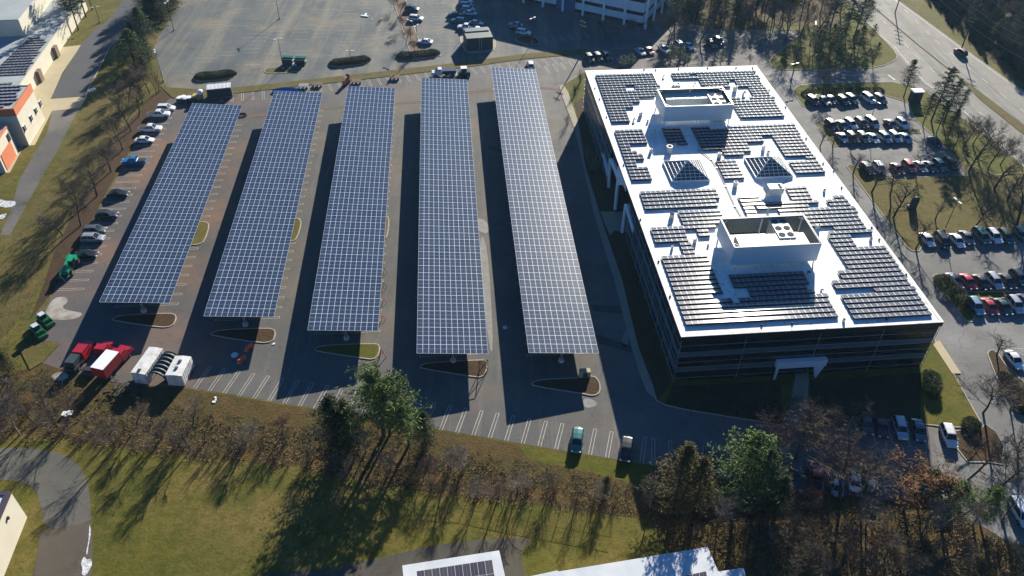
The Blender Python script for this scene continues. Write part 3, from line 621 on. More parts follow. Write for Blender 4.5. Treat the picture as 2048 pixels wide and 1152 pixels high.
def array_rows(rt, polys, zb, pitch=PITCHR, depth=1.02, mod=1.06, lift=.32, ymin=None, mat=None):
    ys = [p[1] for p in polys[0]]; y0, y1 = min(ys), max(ys)
    n = max(1, round((y1-y0-.2)/pitch)); pt = (y1-y0)/n
    for i in range(n):
        yc = y0+(i+.5)*pt
        for (a, b_) in spans(polys, yc):
            k = round((b_-a)/mod)
            if k < 1: continue
            b2 = a+k*mod; yn = yc-depth/2; yf = yc+depth/2; mb = MB()
            zn, zf = zb+lift, zb+.15
            mb.face([(a, yn, zn), (b2, yn, zn), (b2, yf, zf), (a, yf, zf)], 0, [(0, 0), (k/1.0, 0), (k/1.0, 1), (0, 1)])
            mb.face([(a, yn, zn-.02), (a, yn, zb-.1), (b2, yn, zb-.1), (b2, yn, zn-.02)], 1)
            mb.face([(a, yn, zn-.02), (b2, yn, zn-.02), (b2, yn, zn), (a, yn, zn)], 2)
            mb.face([(a, yn, zb-.1), (a, yn, zn), (a, yf, zf), (a, yf, zb-.1)], 1)
            mb.face([(b2, yn, zb-.1), (b2, yf, zb-.1), (b2, yf, zf), (b2, yn, zn)], 1)
            mb.build('panel_row', [mat or M['roofmod'], M['darksteel'], M['steel']], rt)
for (pp, hole, lab) in arrays:
    rt = empty('rooftop_solar_array', OO, -oaz, 'panel rows '+lab, 'solar array', 'solar arrays on the office roof')
    polys = [[loc(x, y, ZA+.2) for x, y in pp]]
    if hole: polys.append([loc(x, y, ZA+.2) for x, y in hole])
    array_rows(rt, polys, ZA-.03)
# plant screens --------------------------------------------------
def onroof(name, px, label, cat, group=None, z=ZO-.05):
    lx, ly = loc(px[0], px[1], z); p = OO+ox*lx+oy*ly
    return empty(name, (p.x, p.y, z), -oaz, label, cat, group)
def screen(tl, tr, fl, fr, ztop, zbot, lab, kind):
    ZT = ZO+ztop
    q = [loc(*p, ZT) for p in (tl, tr, fr, fl)]
    x0 = (q[0][0]+q[3][0])/2; x1 = (q[1][0]+q[2][0])/2; y0 = (q[0][1]+q[1][1])/2; y1 = (q[2][1]+q[3][1])/2
    p = OO+ox*x0+oy*y0; W_, D_ = x1-x0, y1-y0
    rt = empty('plant_screen', (p.x, p.y, ZO-.05), -oaz, lab, 'plant screen', 'rooftop plant screens')
    t = .12; hb, ht = zbot, ztop
    for (c_, d_) in (((W_/2, 0, (hb+ht)/2), (W_, t, ht-hb)), ((W_/2, D_, (hb+ht)/2), (W_, t, ht-hb)), ((0, D_/2, (hb+ht)/2), (t, D_-t, ht-hb)), ((W_, D_/2, (hb+ht)/2), (t, D_-t, ht-hb))):
        g = MB(); g.box(c_, d_); g.build('screen_panel', M['screen'], rt)
    for (c_, d_) in (((W_/2, D_-.12, (hb+ht)/2), (W_-.5, .08, ht-hb-.2)), ((W_-.12, D_/2, (hb+ht)/2), (.08, D_-.5, ht-hb-.2)), ((.12, D_/2, (hb+ht)/2), (.08, D_-.5, ht-hb-.2))):
        g = MB(); g.box(c_, d_)
        for k in range(int(max(d_[0], d_[1])/.5)):
            if d_[0] > d_[1]: g.box((c_[0]-d_[0]/2+.25+k*.5, c_[1]-.05, c_[2]), (.12, .05, d_[2]))
        g.build('shade_liner', M['shade_liner'], rt)  # added dark inner panels, painting in the shade inside the screen
    for (x, y) in ((.3, .3), (W_-.3, .3), (.3, D_-.3), (W_-.3, D_-.3), (W_/2, .3), (W_/2, D_-.3)):
        g = MB(); g.box((x, y, ht/2-.15), (.2, .2, ht-.3)); g.build('leg', M['whitepaint'], rt)
    g = MB()
    for (c_, d_) in (((W_/2, D_-.18, ht-.12), (W_-.4, .2, .2)), ((W_/2, .18, ht-.16), (W_-.4, .16, .16)), ((.18, D_/2, ht-.16), (.16, D_-.6, .16)), ((W_-.2, D_/2, ht-.12), (.2, D_-.6, .2)), ((W_/2, D_-.2, hb+.3), (W_-.4, .2, .2))): g.box(c_, d_)
    for x, y, x2, y2 in ((.2, 1.6, 1.6, .2), (W_-.2, 1.6, W_-1.6, .2), (.2, D_-1.6, 1.6, D_-.2), (W_-.2, D_-1.6, W_-1.6, D_-.2)): g.tube((x, y, ht-.2), (x2, y2, ht-.2), .06, n=4)
    g.build('frame', M['brownband'], rt)
    return p, W_, D_
p1, W1, D1 = screen((1331.2, 212.4), (1468.3, 208.5), (1315, 179.2), (1444.9, 172), 5.0, 1.2, 'far rectangular white screen wall around roof machinery', 0)
p2, W2, D2 = screen((1469.7, 494.7), (1645, 485.7), (1440.6, 435.7), (1607, 428.8), 5.0, 1.0, 'near rectangular white screen wall around roof machinery', 1)
def fan_unit(p, sx, sy, h, nx, ny, lab, rz=-oaz):
    rt = empty('cooling_unit', (p.x, p.y, ZO-.05), rz, lab, 'cooling unit', 'cooling units with six fans')
    g = MB(); g.box((sx/2, sy/2, h/2+.15), (sx, sy, h-.1)); g.box((sx/2, sy/2, .1), (sx*.9, sy*.9, .2)); g.build('casing', M['hvac'], rt)
    for i in range(nx):
        for j in range(ny):
            f = MB(); cxx, cyy = (i+.5)*sx/nx, (j+.5)*sy/ny; r_ = min(sx/nx, sy/ny)*.40
            f.tube((cxx, cyy, h+.1), (cxx, cyy, h+.17), r_, r_*.95, 14); f.build('fan', M['grille'], rt)
    g = MB()
    for k in range(8): g.box((-.02, sy*(k+.5)/8, h*.55), (.06, .08, h*.8))
    g.build('grille', M['grille'], rt)
a = loc(1424, 214, ZO+3.2)
pp_ = p1+ox*(W1*.735)+oy*(D1*.10); fan_unit(pp_, 3.6, 6.6, 4.2, 2, 3, 'white cooling unit with six round fans inside the far screen')
pp_ = p2+ox*(W2*.585)+oy*(D2*.32); fan_unit(pp_, 3.2, 6.0, 4.3, 2, 3, 'white cooling unit with six round fans inside the near screen')
def duct(p, sx, sy, h, lab, seams):
    rt = empty('air_handler', (p.x, p.y, ZO-.05), -oaz, lab, 'air handler')
    g = MB(); g.box((sx/2, sy/2, h/2), (sx, sy, h)); g.build('casing', M['hvac'], rt)
    g = MB()
    for k in range(seams): g.box((sx*(k+1)/(seams+1), sy/2, h/2+.02), (.07, sy+.04, h+.03))
    g.build('seams', M['mullion'], rt)
pp_ = p1+ox*1.6+oy*(D1*.62); duct(pp_, W1-3.6, 3.2, 4.0, 'long white air handler along the back of the far screen', 6)
pp_ = p2+ox*1.6+oy*.9; duct(pp_, W2-3.2, 3.6, 4.2, 'long cream air handler with seams along the front of the near screen', 11)
# glass pyramids
def pyramid(nl, nr, fl, fr, apex, lab):
    q = [loc(*p, ZO+.35) for p in (nl, nr, fr, fl)]
    x0 = (q[0][0]+q[3][0])/2; x1 = (q[1][0]+q[2][0])/2; y0 = (q[0][1]+q[1][1])/2; y1 = (q[2][1]+q[3][1])/2
    p = OO+ox*x0+oy*y0; W_, D_ = x1-x0, y1-y0
    rt = empty('pyramid_skylight', (p.x, p.y, ZO-.05), -oaz, lab, 'skylight', 'glass pyramid skylights')
    h0 = .45; hh = 3.0; g = MB(); g.box((W_/2, D_/2, h0/2), (W_, D_, h0)); g.build('base', M['screen'], rt)
    c = [(0.05, .05, h0), (W_-.05, .05, h0), (W_-.05, D_-.05, h0), (.05, D_-.05, h0)]; ap = (W_/2, D_/2, hh)
    for i in range(4):
        g = MB(); g.face([c[i], c[(i+1) % 4], ap]); g.build('glass', M['skyglass'], rt)
    g = MB(); A = Vector(ap)
    for i in range(4):
        g.tube(c[i], ap, .09, n=4); a_, b_ = Vector(c[i]), Vector(c[(i+1) % 4])
        g.tube(a_, b_, .09, n=4)
        for k in range(1, 8):
            t = k/8; foot = a_.lerp(b_, t); tt = 1-abs(2*t-1); end = (a_ if t < .5 else b_).lerp(A, tt if t < .5 else tt)
            g.tube(foot, end, .05, n=4)
        for k in range(1, 6):
            t = k/6; g.tube(a_.lerp(A, t), b_.lerp(A, t), .05, n=4)
    g.build('glazing_bars', M['whitepaint'], rt)
def z3(p): return (1210+p[0]/7.681, 240+p[1]/7.681)
def z4(p): return (1410+p[0]/7.585, 240+p[1]/7.585)
pyramid(z3((1030, 950)), z3((1610, 920)), z3((890, 640)), z3((1460, 610)), None, 'left glass pyramid skylight with white glazing bars')
pyramid(z4((775, 880)), z4((1340, 850)), z4((595, 580)), z4((1140, 555)), None, 'right glass pyramid skylight with white glazing bars')
# small roof things
def vent(px, h, r, lab, kind='mushroom'):
    rt = onroof('roof_vent', px, lab, 'roof vent', 'vents on the white roof')
    g = MB()
    if kind == 'mushroom':
        g.tube((0, 0, 0), (0, 0, h*.6), r*.6, r*.55, 10); g.tube((0, 0, h*.55), (0, 0, h*.8), r, r, 12); g.tube((0, 0, h*.8), (0, 0, h), r, r*.5, 12)
    elif kind == 'fan':
        g.box((0, 0, h*.25), (r*1.5, r*1.5, h*.5)); g.tube((0, 0, h*.5), (0, 0, h*.9), r*.9, r*.9, 12); g.tube((0, 0, h*.9), (0, 0, h), r*.9, r*.6, 12, 1)
    elif kind == 'stack':
        for k in range(4): g.tube((0, 0, h*k/4), (0, 0, h*(k+.8)/4), r, r*.9, 12)
        g.tube((0, 0, 0), (0, 0, h*.95), r*.7, r*.7, 8)
    elif kind == 'box':
        g.box((0, 0, h/2), (r*1.7, r*1.3, h)); g.box((0, 0, h+.05), (r*1.9, r*1.5, .1)); g.tube((r*.4, 0, h), (r*.4, 0, h+.2), r*.35, n=8, mi=1)
    elif kind == 'pipe':
        g.tube((0, 0, 0), (0, 0, h), r*.5, n=8); g.tube((0, 0, h), (r, 0, h), r*.5, n=8); g.tube((r, 0, h), (r, 0, h*.6), r*.5, n=8)
    g.build('body', [M['hvac'], M['grille']], rt)
VT = [((1281, 232), 1.2, .5, 'box', 'grey box vent left of the far plant screen'), ((1267, 242), .8, .4, 'pipe', 'low bent pipe near the end of the far left array'), ((1295, 245), .8, .3, 'fan', 'small vent between the far left array and the shadow'),
      ((1307, 268), 1.0, .45, 'box', 'dark vent beside the comb shaped array'), ((1309, 276), .7, .4, 'pipe', 'low dark valve beside the comb shaped array'), ((1301, 305), 1.1, .4, 'box', 'slim vent left of the stacked round vent'),
      ((1338, 303), 1.8, .9, 'stack', 'large round stacked vent behind the left glass pyramid'), ((1438, 315), 1.5, .55, 'stack', 'ribbed round vent between the pyramids at the far end'), ((1470, 373), 1.5, .6, 'stack', 'ribbed round vent in front of the small middle array'),
      ((1526, 300), 1.3, .45, 'box', 'brown vent cabinet behind the right glass pyramid'), ((1536, 308), 1.0, .4, 'fan', 'grey vent right of the brown vent cabinet'), ((1343, 436), 1.5, .6, 'fan', 'round fan vent left of the stepped array'),
      ((1389, 486), 1.2, .4, 'box', 'grey cabinet vent left of the near plant screen'), ((1344, 498), .9, .3, 'stack', 'small round vent above the large near array'), ((1416, 492), .6, .25, 'stack', 'tiny vent beside the near plant screen'),
      ((1470, 590), 1.3, .5, 'pipe', 'curved pipe vent in the gap of the near array'), ((1469, 183), 1.7, .6, 'box', 'tall grey box vent right of the far plant screen'), ((1486, 190), 1.0, .6, 'pipe', 'bent ducts right of the far plant screen'),
      ((1535, 422), 1.0, .35, 'pipe', 'small vent above the near plant screen'), ((1634, 458), 1.2, .5, 'box', 'dark square vent right of the near plant screen'), ((1648, 384), .9, .35, 'fan', 'small round vent near the middle of the right edge'),
      ((1741, 482), .9, .35, 'fan', 'small round vent near the lower right edge'), ((1326, 155), .7, .4, 'pipe', 'low pipe between the two far arrays'), ((1388, 171), 1.0, .35, 'pipe', 'dark vent behind the far plant screen'),
      ((1353, 172), .7, 1.2, 'box', 'low flat hatch behind the far plant screen'), ((1642, 582), .5, .4, 'pipe', 'small pipe cluster between the near arrays'), ((1687, 643), .8, .3, 'fan', 'reddish vent at the near roof edge'), ((1617, 548), .7, .5, 'fan', 'white fan in the shadow of the near plant screen')]
for px, h, r_, k, lab in VT: vent(px, h*.8, r_*.85, lab, k)
def rod(px, lab):
    rt = onroof('lightning_rod', px, lab, 'lightning rod', 'lightning rods along the roof edge')
    g = MB(); g.tube((0, 0, 0), (0, 0, 1.7), .035, .02, 5); g.build('rod', M['wood'], rt)
    g = MB(); g.ball((0, 0, .14), .2); g.build('base', M['darksteel'], rt)
RODS = [(1190, 177), (1199, 199), (1213, 235), (1247, 331), (1281, 440), (1317, 524), (1340, 594), (1523, 652), (1584, 648), (1773, 640), (1812, 550), (1758, 480), (1743, 456), (1683, 376), (1667, 343), (1646, 328), (1612, 278), (1571, 215), (1538, 181), (1288, 140), (1311, 141), (1357, 139), (1415, 137), (1472, 137), (1505, 137)]
RL = ['far end of the left', 'second on the left', 'third on the left', 'fourth on the left', 'fifth on the left', 'sixth on the left', 'nearest on the left', 'left one on the near', 'middle one on the near', 'right one on the near', 'nearest on the right', 'second nearest on the right', 'third nearest on the right', 'fourth nearest on the right', 'middle of the right', 'sixth nearest on the right', 'seventh nearest on the right', 'eighth nearest on the right', 'farthest on the right', 'leftmost on the far', 'second from left on the far', 'third from left on the far', 'fourth from left on the far', 'fifth from left on the far', 'rightmost on the far']
for px, lb in zip(RODS, RL): rod(px, 'thin rod, '+lb+' roof edge')
# rooftop packaged unit
p = onroof('rooftop_unit', (1533, 396), 'boxy white air conditioning unit with hood in front of the right pyramid', 'air conditioner')
p.scale = (.85, .85, .8)
g = MB(); g.box((2.2, 1.3, 1.75), (3.6, 2.3, 1.7)); g.box((2.2, 1.3, .45), (3.3, 2.0, .9), mi=1); g.build('casing', [M['hvac'], M['screen']], p)
g = MB(); g.faces([(.4, .2, 1.2), (.4, 2.4, 1.2), (.4, 2.4, 2.6), (.4, .2, 2.6), (-.4, .2, 1.2), (-.4, 2.4, 1.2)], [(0, 3, 4), (1, 5, 2), (3, 2, 5, 4), (0, 4, 5, 1)]); g.build('hood', M['hvac'], p)
for yy in (.8, 1.8):
    g = MB(); g.tube((3.2, yy, 2.6), (3.2, yy, 2.7), .38, n=12); g.build('fan', M['grille'], p)
# conduit over the roof
g = MB(); pr = None
for q in [(1396, 265), (1398, 300), (1422, 318), (1434, 335), (1452, 372), (1470, 412), (1484, 435)]:
    a_ = loc(*q, ZO+.1)
    if pr: g.tube((pr[0], pr[1], ZO+.12), (a_[0], a_[1], ZO+.12), .08, n=5); g.box((a_[0], a_[1], ZO+.02), (.5, .3, .2), mi=0)
    pr = a_
o = g.build('roof_conduit', M['steel']); o.location = OO; o.rotation_euler = (0, 0, -oaz); tag(o, 'thin metal conduit line running along the middle of the white roof', 'conduit')
# floodlight boxes on facade top
p = OO+ox*loc(1768, 660, ZO-1)[0]
# ------------------------------------------------------------ other buildings
def bld(name, o, az, lab, cat='building'):
    return empty(name, o, -az, lab, cat)
# west building (cream / orange), near roof corner at (27,218)
HW = 12.0
c0 = G(57, 290); ct = G(67, 153, HW); ct.z = 0
for hh in (8, 9, 10, 11, 12, 13, 14):
    q = G(27, 218, hh)
    if (Vector((q.x, q.y, 0))-c0).length < (Vector((G(27, 218, HW).x, G(27, 218, HW).y, 0))-c0).length: HW = hh
c0 = G(27, 218, HW); c0.z = 0; cfar = G(125, 75, HW); cfar.z = 0
waz = azof(c0, cfar); wy = fwd(waz); wx = fwd(waz+math.pi/2)
WB = bld('school_building', c0, waz, 'long cream building with orange band and rooftop solar rows at the left edge')
L1 = (ct-c0).length; LW = L1
HL = 4.6
lb0, lb1 = G(92, 155), G(118, 95)
g = MB(); g.box((-20, LW/2, HW/2-.4), (40, LW, HW-.8)); g.build('wall', M['cream'], WB)
g = MB(); g.box((-20, LW/2, HW-.38), (39.4, LW-.6, .1)); g.build('roof', M['greyroof'], WB)
g = MB(); g.box((-20, .15, HW-.9), (40.1, .34, 2.0)); g.box((-.15, L1/2+.15, HW-.9), (.34, L1-.05, 2.0)); g.build('orange_band', M['orange'], WB)
g = MB(); g.box((-20, L1-.1, HW-.6), (39, .3, .9)); g.build('parapet', M['cream'], WB)
lx0 = ((lb0-c0).dot(wx)+(lb1-c0).dot(wx))/2; LB = 75.0
g = MB(); g.box((lx0-22, L1+LB/2, HL/2-.3), (44, LB-.1, HL-.6)); g.build('low_wall', M['cream'], WB)
g = MB(); g.box((lx0-22, L1+LB/2, HL-.25), (43.4, LB-.4, .1)); g.build('low_roof', M['greyroof'], WB)
g = MB(); g.box((lx0-.1, L1+LB/2, HL-.3), (.4, LB-.2, .9)); g.build('parapet', M['cream'], WB)
for k in range(4):
    q = loc_ = G([51, 61, 70, 79][k], [254, 234, 219, 205][k], HW*.45)-c0; yy = q.dot(wy)
    g = MB(); g.box((.05, yy, HW*.42), (.2, 1.3, 1.5)); f = g.build('window', M['carglass'], WB)
    g = MB(); g.box((.12, yy, HW*.42), (.12, .08, 1.5)); g.box((.12, yy, HW*.42+.8), (.14, 1.5, .12)); g.box((.12, yy, HW*.42-.8), (.14, 1.5, .12)); g.build('frame', M['whitepaint'], f)
for q in ((88, 148), (120, 100)):
    yy = (G(q[0], q[1], 2)-c0).dot(wy); g = MB(); g.box((lx0+.4, yy, 1.6), (1.1, 2.2, 3.2)); g.build('door', M['wood'], WB)
# raised block
HR = HL+4.6
rc = G(37, 40, HR)-c0; rx, ry = rc.dot(wx), rc.dot(wy)
g = MB(); g.box((rx-15, ry+20, HR/2+1), (30, 40, HR-2.0)); g.build('raised_hall', M['cream'], WB)
g = MB(); g.box((rx-15, ry+20, HR+.06), (29.6, 39.6, .1)); g.build('raised_roof', M['greyroof'], WB)
# solar rows on west building
def wloc(x, y, z): p = G(x, y, z)-c0; return (p.dot(wx), p.dot(wy))
for pp, zz, lab in (([(0, 130), (60, 72), (95, 75), (50, 148), (-15, 152), (-40, 150)], HL, 'dark solar rows in the middle of the cream building roof'),
                    ([(0, 165), (42, 165), (27, 205), (0, 215), (-40, 215), (-40, 165)], HW, 'dark solar rows at the near end of the cream building roof'),
                    ([(-40, -20), (57, -20), (30, 36), (-40, 36)], HR, 'dark solar rows on the raised hall roof')):
    rt = empty('rooftop_solar_array', c0, -waz, lab, 'solar array', 'solar arrays on the cream building')
    array_rows(rt, [[wloc(x, y, zz) for x, y in pp]], zz-.3, pitch=1.7, depth=1.1)
# low wing of the west building
c1 = G(12, 345); hw2 = 7.5
LWG = bld('school_wing', c1, waz, 'low cream wing with orange corner at the far left edge')
g = MB(); g.box((-12, 4.6, hw2/2-.3), (24, 9.2, hw2-.6)); g.build('wall', M['cream'], LWG)
g = MB(); g.box((-12, 4.6, hw2-.25), (23.4, 8.6, .1)); g.build('roof', M['greyroof'], LWG)
g = MB(); g.box((.05, 4.2, 2.1), (.14, 6.6, 4.0)); g.box((-.05, 4.6, hw2-.3), (.3, 9.2, .6)); g.build('orange_panel', M['orange'], LWG)
g = MB(); g.box((.06, 7.6, 5.0), (.14, 1.3, 1.8)); g.build('window', M['carglass'], LWG)
# northern office (white with columns)
na, nb, nc = G(1290, 58), G(1165, 31), G(1325, 27)
naz = azof(nb, na)-math.pi/2; ny = fwd(naz); nx_ = fwd(naz+math.pi/2)
HN = 10.5
NB = bld('white_office', na, naz, 'white office building with slim columns at the top edge of the photo')
g = MB(); g.box((-33, 27.2, HN/2), (62, 50, HN-.1)); g.build('wall', M['glassdark'], NB)
for (z0, z1) in ((0.9, 3.0), (4.2, 7.2), (8.4, HN+.4)):
    g = MB(); g.box((-33, 2.1, (z0+z1)/2), (62.6, .4, z1-z0)); g.box((-1.9, 27.2, (z0+z1)/2), (.4, 50, z1-z0)); g.build('spandrel_band', M['whitepaint'], NB)
g = MB(); g.box((-31, 25, HN+.6), (63, 52, .5)); g.build('roof', M['whitepaint'], NB)
for k in range(7):
    g = MB(); g.tube((-k*(nb-na).length/3, 0, 0), (-k*(nb-na).length/3, 0, HN+.3), .42, n=10); g.build('column', M['whitepaint'], NB)
for k in range(1, 4):
    g = MB(); g.tube((0, k*(nc-na).length/2, 0), (0, k*(nc-na).length/2, HN+.3), .42, n=10); g.build('column', M['whitepaint'], NB)
ent = (G(1130, 20)-na).dot(nx_)
g = MB(); g.box((ent, 1.8, 5), (6.5, 1.6, 10)); g.build('entrance', M['bluewall'], NB)
# bottom left building
H4 = 6.5
c4 = G(20, 982, H4); c4.z = 0; e4 = G(-4, 1128, .0); az4 = azof(Vector((G(42, 1010).x, G(42, 1010).y, 0)), e4)
B4 = bld('beige_building', c4, rad(-7)+math.pi, 'beige wall and roof corner of a building at the lower left edge')
g = MB(); g.box((16, 14, H4/2-.3), (32, 28, H4-.6)); g.build('wall', M['cream'], B4)
g = MB(); g.box((16, 14, H4-.2), (31.4, 27.4, .1)); g.build('roof', M['paleroof'], B4)
g = MB(); g.box((16, .3, H4-.3), (32, .6, .6)); g.box((.3, 14.3, H4-.3), (.6, 27.4, .6)); g.build('roof_trim', M['darkroof'], B4)
g = MB(); g.box((-.1, 3.2, 4.6), (.3, .3, .5)); g.build('wall_lamp', M['darksteel'], B4)
# bottom centre buildings
def roofblock(pxs, h, lab, lab2, mat, name='flat_roofed_building'):
    W_ = [G(*p, h) for p in pxs]; o = W_[0].copy(); o.z = 0
    rt = bld(name, o, 0, lab)
    pts = [(p.x-o.x, p.y-o.y) for p in W_]
    g = MB(); g.prism(pts, 0, h-.25); g.build('wall', M['cream'], rt)
    cxm = sum(p[0] for p in pts)/len(pts); cym = sum(p[1] for p in pts)/len(pts)
    g = MB(); g.prism([(cxm+(p[0]-cxm)*1.004, cym+(p[1]-cym)*1.004) for p in pts], h-.24, h, bottom=True); g.build('roof', mat, rt)
    return rt, o
roofblock([(805, 1131), (998, 1101), (1024, 1215), (815, 1240)], 6, 'small white roofed building with blue solar panels at the bottom edge', '', M['paleroof'])
roofblock([(1050, 1155), (1115, 1141), (1118, 1143), (1415, 1094), (1436, 1143), (1486, 1136), (1520, 1240), (1060, 1290)], 6, 'long white flat roof at the bottom edge right of centre', '', M['paleroof'])
def flatarray(px, h, lab):
    a_, b_, c_ = [G(*q, h+.3) for q in px]
    rt = empty('rooftop_solar_array', (a_.x, a_.y, h), 0, lab, 'solar array', 'solar arrays on the bottom edge roofs')
    u = (b_-a_); v = (c_-a_); u.z = v.z = 0; nu = max(1, round(u.length/1.05)); nv = max(1, round(v.length/1.75))
    for j in range(nv):
        mb = MB(); p0 = v*(j/nv); p1_ = v*((j+.94)/nv)
        q = [p0, p0+u, p1_+u, p1_]; mb.face([(x.x, x.y, .15+(.25 if i < 2 else 0)) for i, x in enumerate(q)][::-1], 0, [(0, 1), (nu, 1), (nu, 0), (0, 0)][::1])
        mb.build('panel_row', [M['roofmod']], rt)
flatarray([(833, 1143), (984, 1120), (838, 1200)], 6, 'blue solar panels on the small white roof at the bottom')
flatarray([(1370, 1152), (1412, 1143), (1380, 1200)], 6, 'few solar panels near the corner of the long white roof')
# dark equipment enclosure by the northern lot
e0 = G(934, 103); e1 = G(986, 99)
eaz = azof(e0, e1)-math.pi/2
EN = bld('equipment_enclosure', e0, eaz, 'dark green louvred enclosure on a kerbed pad beside the far parking lot', 'enclosure')
ew = (e1-e0).length
g = MB(); g.box((ew/2, 3.6, 2.0), (ew, 7.2, 4.0)); g.build('wall', M['teal'], EN)
g = MB()
for k in range(8): g.box((ew/2, 4.6+k*.33, 4.15), (ew*.92, .12, .25))
g.build('roof_louvres', M['mullion'], EN)
for xx in (ew*.48, ew*.56):
    g = MB(); g.box((xx, -.05, 2.0), (.12, .14, 4.0)); g.build('door_post', M['mullion'], EN)
# ------------------------------------------------------------ vehicles
def car_meshes(kind):
    # side profile: x from rear(-) to front(+)
    S = dict(
      sedan=dict(L=4.75, W=1.84, h=.78, hood=.80, trunk=.86, roof=1.44, gb=(-1.75, 1.15), gr=(-1.0, .35), belt=.92),
      suv=dict(L=4.75, W=1.92, h=.85, hood=1.0, trunk=1.02, roof=1.74, gb=(-2.2, 1.2), gr=(-1.85, .50), belt=1.06),
      van=dict(L=5.1, W=1.98, h=.85, hood=1.0, trunk=1.04, roof=1.82, gb=(-2.42, 1.6), gr=(-2.2, .75), belt=1.08),
      pickup=dict(L=5.7, W=1.98, h=.9, hood=1.12, trunk=1.05, roof=1.86, gb=(-.75, 1.45), gr=(-.55, .75), belt=1.15))[kind]
    Ln, W_ = S['L'], S['W']; hx = Ln/2; hw = W_/2; sill = .32
    gb, gr, belt = S['gb'], S['gr'], S['belt']
    # lower body loft
    st = [(-hx, .62, .80, .42), (-hx+.08, S['trunk']-.10, .93, .34), (-hx+.35, S['trunk'], .98, sill), (gb[0], belt, 1.0, sill), (0, belt, 1.0, sill), (gb[1], belt-.02, 1.0, sill), (gb[1]+.35, S['hood']+.02, .99, sill), (hx-.45, S['hood']-.07, .96, sill), (hx-.10, S['hood']-.22, .87, .34), (hx, .55, .74, .42)]
    if kind == 'pickup': st = [(-hx, .70, .9, .5), (-hx+.03, 1.05, .96, .45), (-hx+.3, 1.08, .98, .45), (gb[0]-.05, 1.08, .98, .4), (gb[0]+.02, belt, 1.0, .4), (gb[1], belt, 1.0, .4), (gb[1]+.2, S['hood'], 1.0, .4), (hx-.4, S['hood']-.05, .97, .4), (hx-.06, S['hood']-.2, .92, .42), (hx, .6, .86, .5)]
    body = MB(); rings = []
    for (x, zt, k, zb) in st:
        w2 = hw*k; zm = (zt*.62+zb*.38)
        rings.append([(x, -w2*.93, zb), (x, -w2, zm), (x, -w2*.985, zt-.08), (x, -w2*.90, zt), (x, 0, zt+.025), (x, w2*.90, zt), (x, w2*.985, zt-.08), (x, w2, zm), (x, w2*.93, zb)])
    vs = [p for r in rings for p in r]; n = 9; fs = []
    for i in range(len(rings)-1):
        for j in range(n-1): fs.append((i*n+j, (i+1)*n+j, (i+1)*n+j+1, i*n+j+1))
        fs.append((i*n+n-1, (i+1)*n+n-1, (i+1)*n, i*n))
    fs.append(tuple(range(n))); fs.append(tuple(range((len(rings)-1)*n+n-1, (len(rings)-1)*n-1, -1)))
    body.faces(vs, [f[::-1] for f in fs])
    # roof panel and pillars
    rz = S['roof']; rw = hw*.76; bw = hw*.92
    mx = (gr[0]+gr[1])/2
    rp = [(gr[0], rw*.90, rz-.05), (gr[0]+.25, rw, rz-.01), (mx, rw, rz+.01), (gr[1]-.2, rw*.98, rz-.02), (gr[1], rw*.90, rz-.06)]
    top = [(x, -y, z) for x, y, z in rp]+[(x, y, z) for x, y, z in rp[::-1]]
    m_ = len(rp)
    cent = [(x, 0, z+.035) for x, y, z in rp]
    vs = [(x, -y, z) for x, y, z in rp]+cent+[(x, y, z) for x, y, z in rp]
    fs = []
    for r0 in (0, m_):
        for i in range(m_-1): fs.append((r0+i, r0+i+1, r0+m_+i+1, r0+m_+i))
    body.faces(vs, fs)
    for s_ in (1, -1):
        for (xa, xb) in ((gb[0], gr[0]), (gb[1], gr[1])): body.tube((xa*.985, s_*bw*.985, belt-.02), (xb, s_*rw*.93, rz-.04), .05, n=4)
        body.tube((mx+.05, s_*(bw+.0), belt-.02), (mx, s_*(rw+.005), rz-.03), .045, n=4)
        body.tube((gb[1]-.28, s_*(hw-.0), belt+.02), (gb[1]-.22, s_*(hw+.16), belt+.07), .08, n=5)
    if kind == 'suv' or kind == 'van':
        for s_ in (1, -1): body.tube((gr[0]+.2, s_*rw*.88, rz+.05), (gr[1]-.3, s_*rw*.88, rz+.04), .025, n=4)
    glass = MB()
    b4 = [(gb[0], -bw, belt-.03), (gb[1], -bw, belt-.03), (gb[1], bw, belt-.03), (gb[0], bw, belt-.03)]
    t4 = [(gr[0], -rw*.93, rz-.045), (gr[1], -rw*.93, rz-.055), (gr[1], rw*.93, rz-.055), (gr[0], rw*.93, rz-.045)]
    glass.faces(b4+t4, [(0, 1, 5, 4), (1, 2, 6, 5), (2, 3, 7, 6), (3, 0, 4, 7), (4, 5, 6, 7)])
    wh = MB(); wr = .33 if kind in ('sedan',) else .38
    wh.tube((0, -.11, 0), (0, .11, 0), wr, wr, 14, 0); wh.tube((0, -.125, 0), (0, .125, 0), wr*.6, wr*.6, 10, 1)
    wpos = [(x, s_*(hw-.10), wr) for x in (-hx*.62, hx*.64) for s_ in (-1, 1)]
    hl = MB(); hl.box((hx-.10, hw*.66, S['hood']-.24), (.22, .34, .16)); 
    tl = MB(); tl.box((-hx+.04, hw*.74, S['trunk']-.22 if kind != 'pickup' else .9), (.12, .26, .22))
    extra = None
    if kind == 'pickup':
        extra = MB(); extra.box(((-hx+gb[0])/2+.02, 0, 1.115), (gb[0]+hx-.25, W_*.76, .03)); 
    if kind == 'sedan' or kind == 'suv':
        pass
    return dict(body=body.mesh('body', P['white'], True), glass=glass.mesh('glass', M['carglass']), wheel=wh.mesh('wheel', [M['rubber'], M['rim']]), wpos=wpos, head=hl.mesh('headlight', M['headlight']), tail=tl.mesh('taillight', M['taillight']), bed=extra.mesh('cargo_bed', M['rubber']) if extra else None, S=S)
CARS = {k: car_meshes(k) for k in ('sedan', 'suv', 'van', 'pickup')}
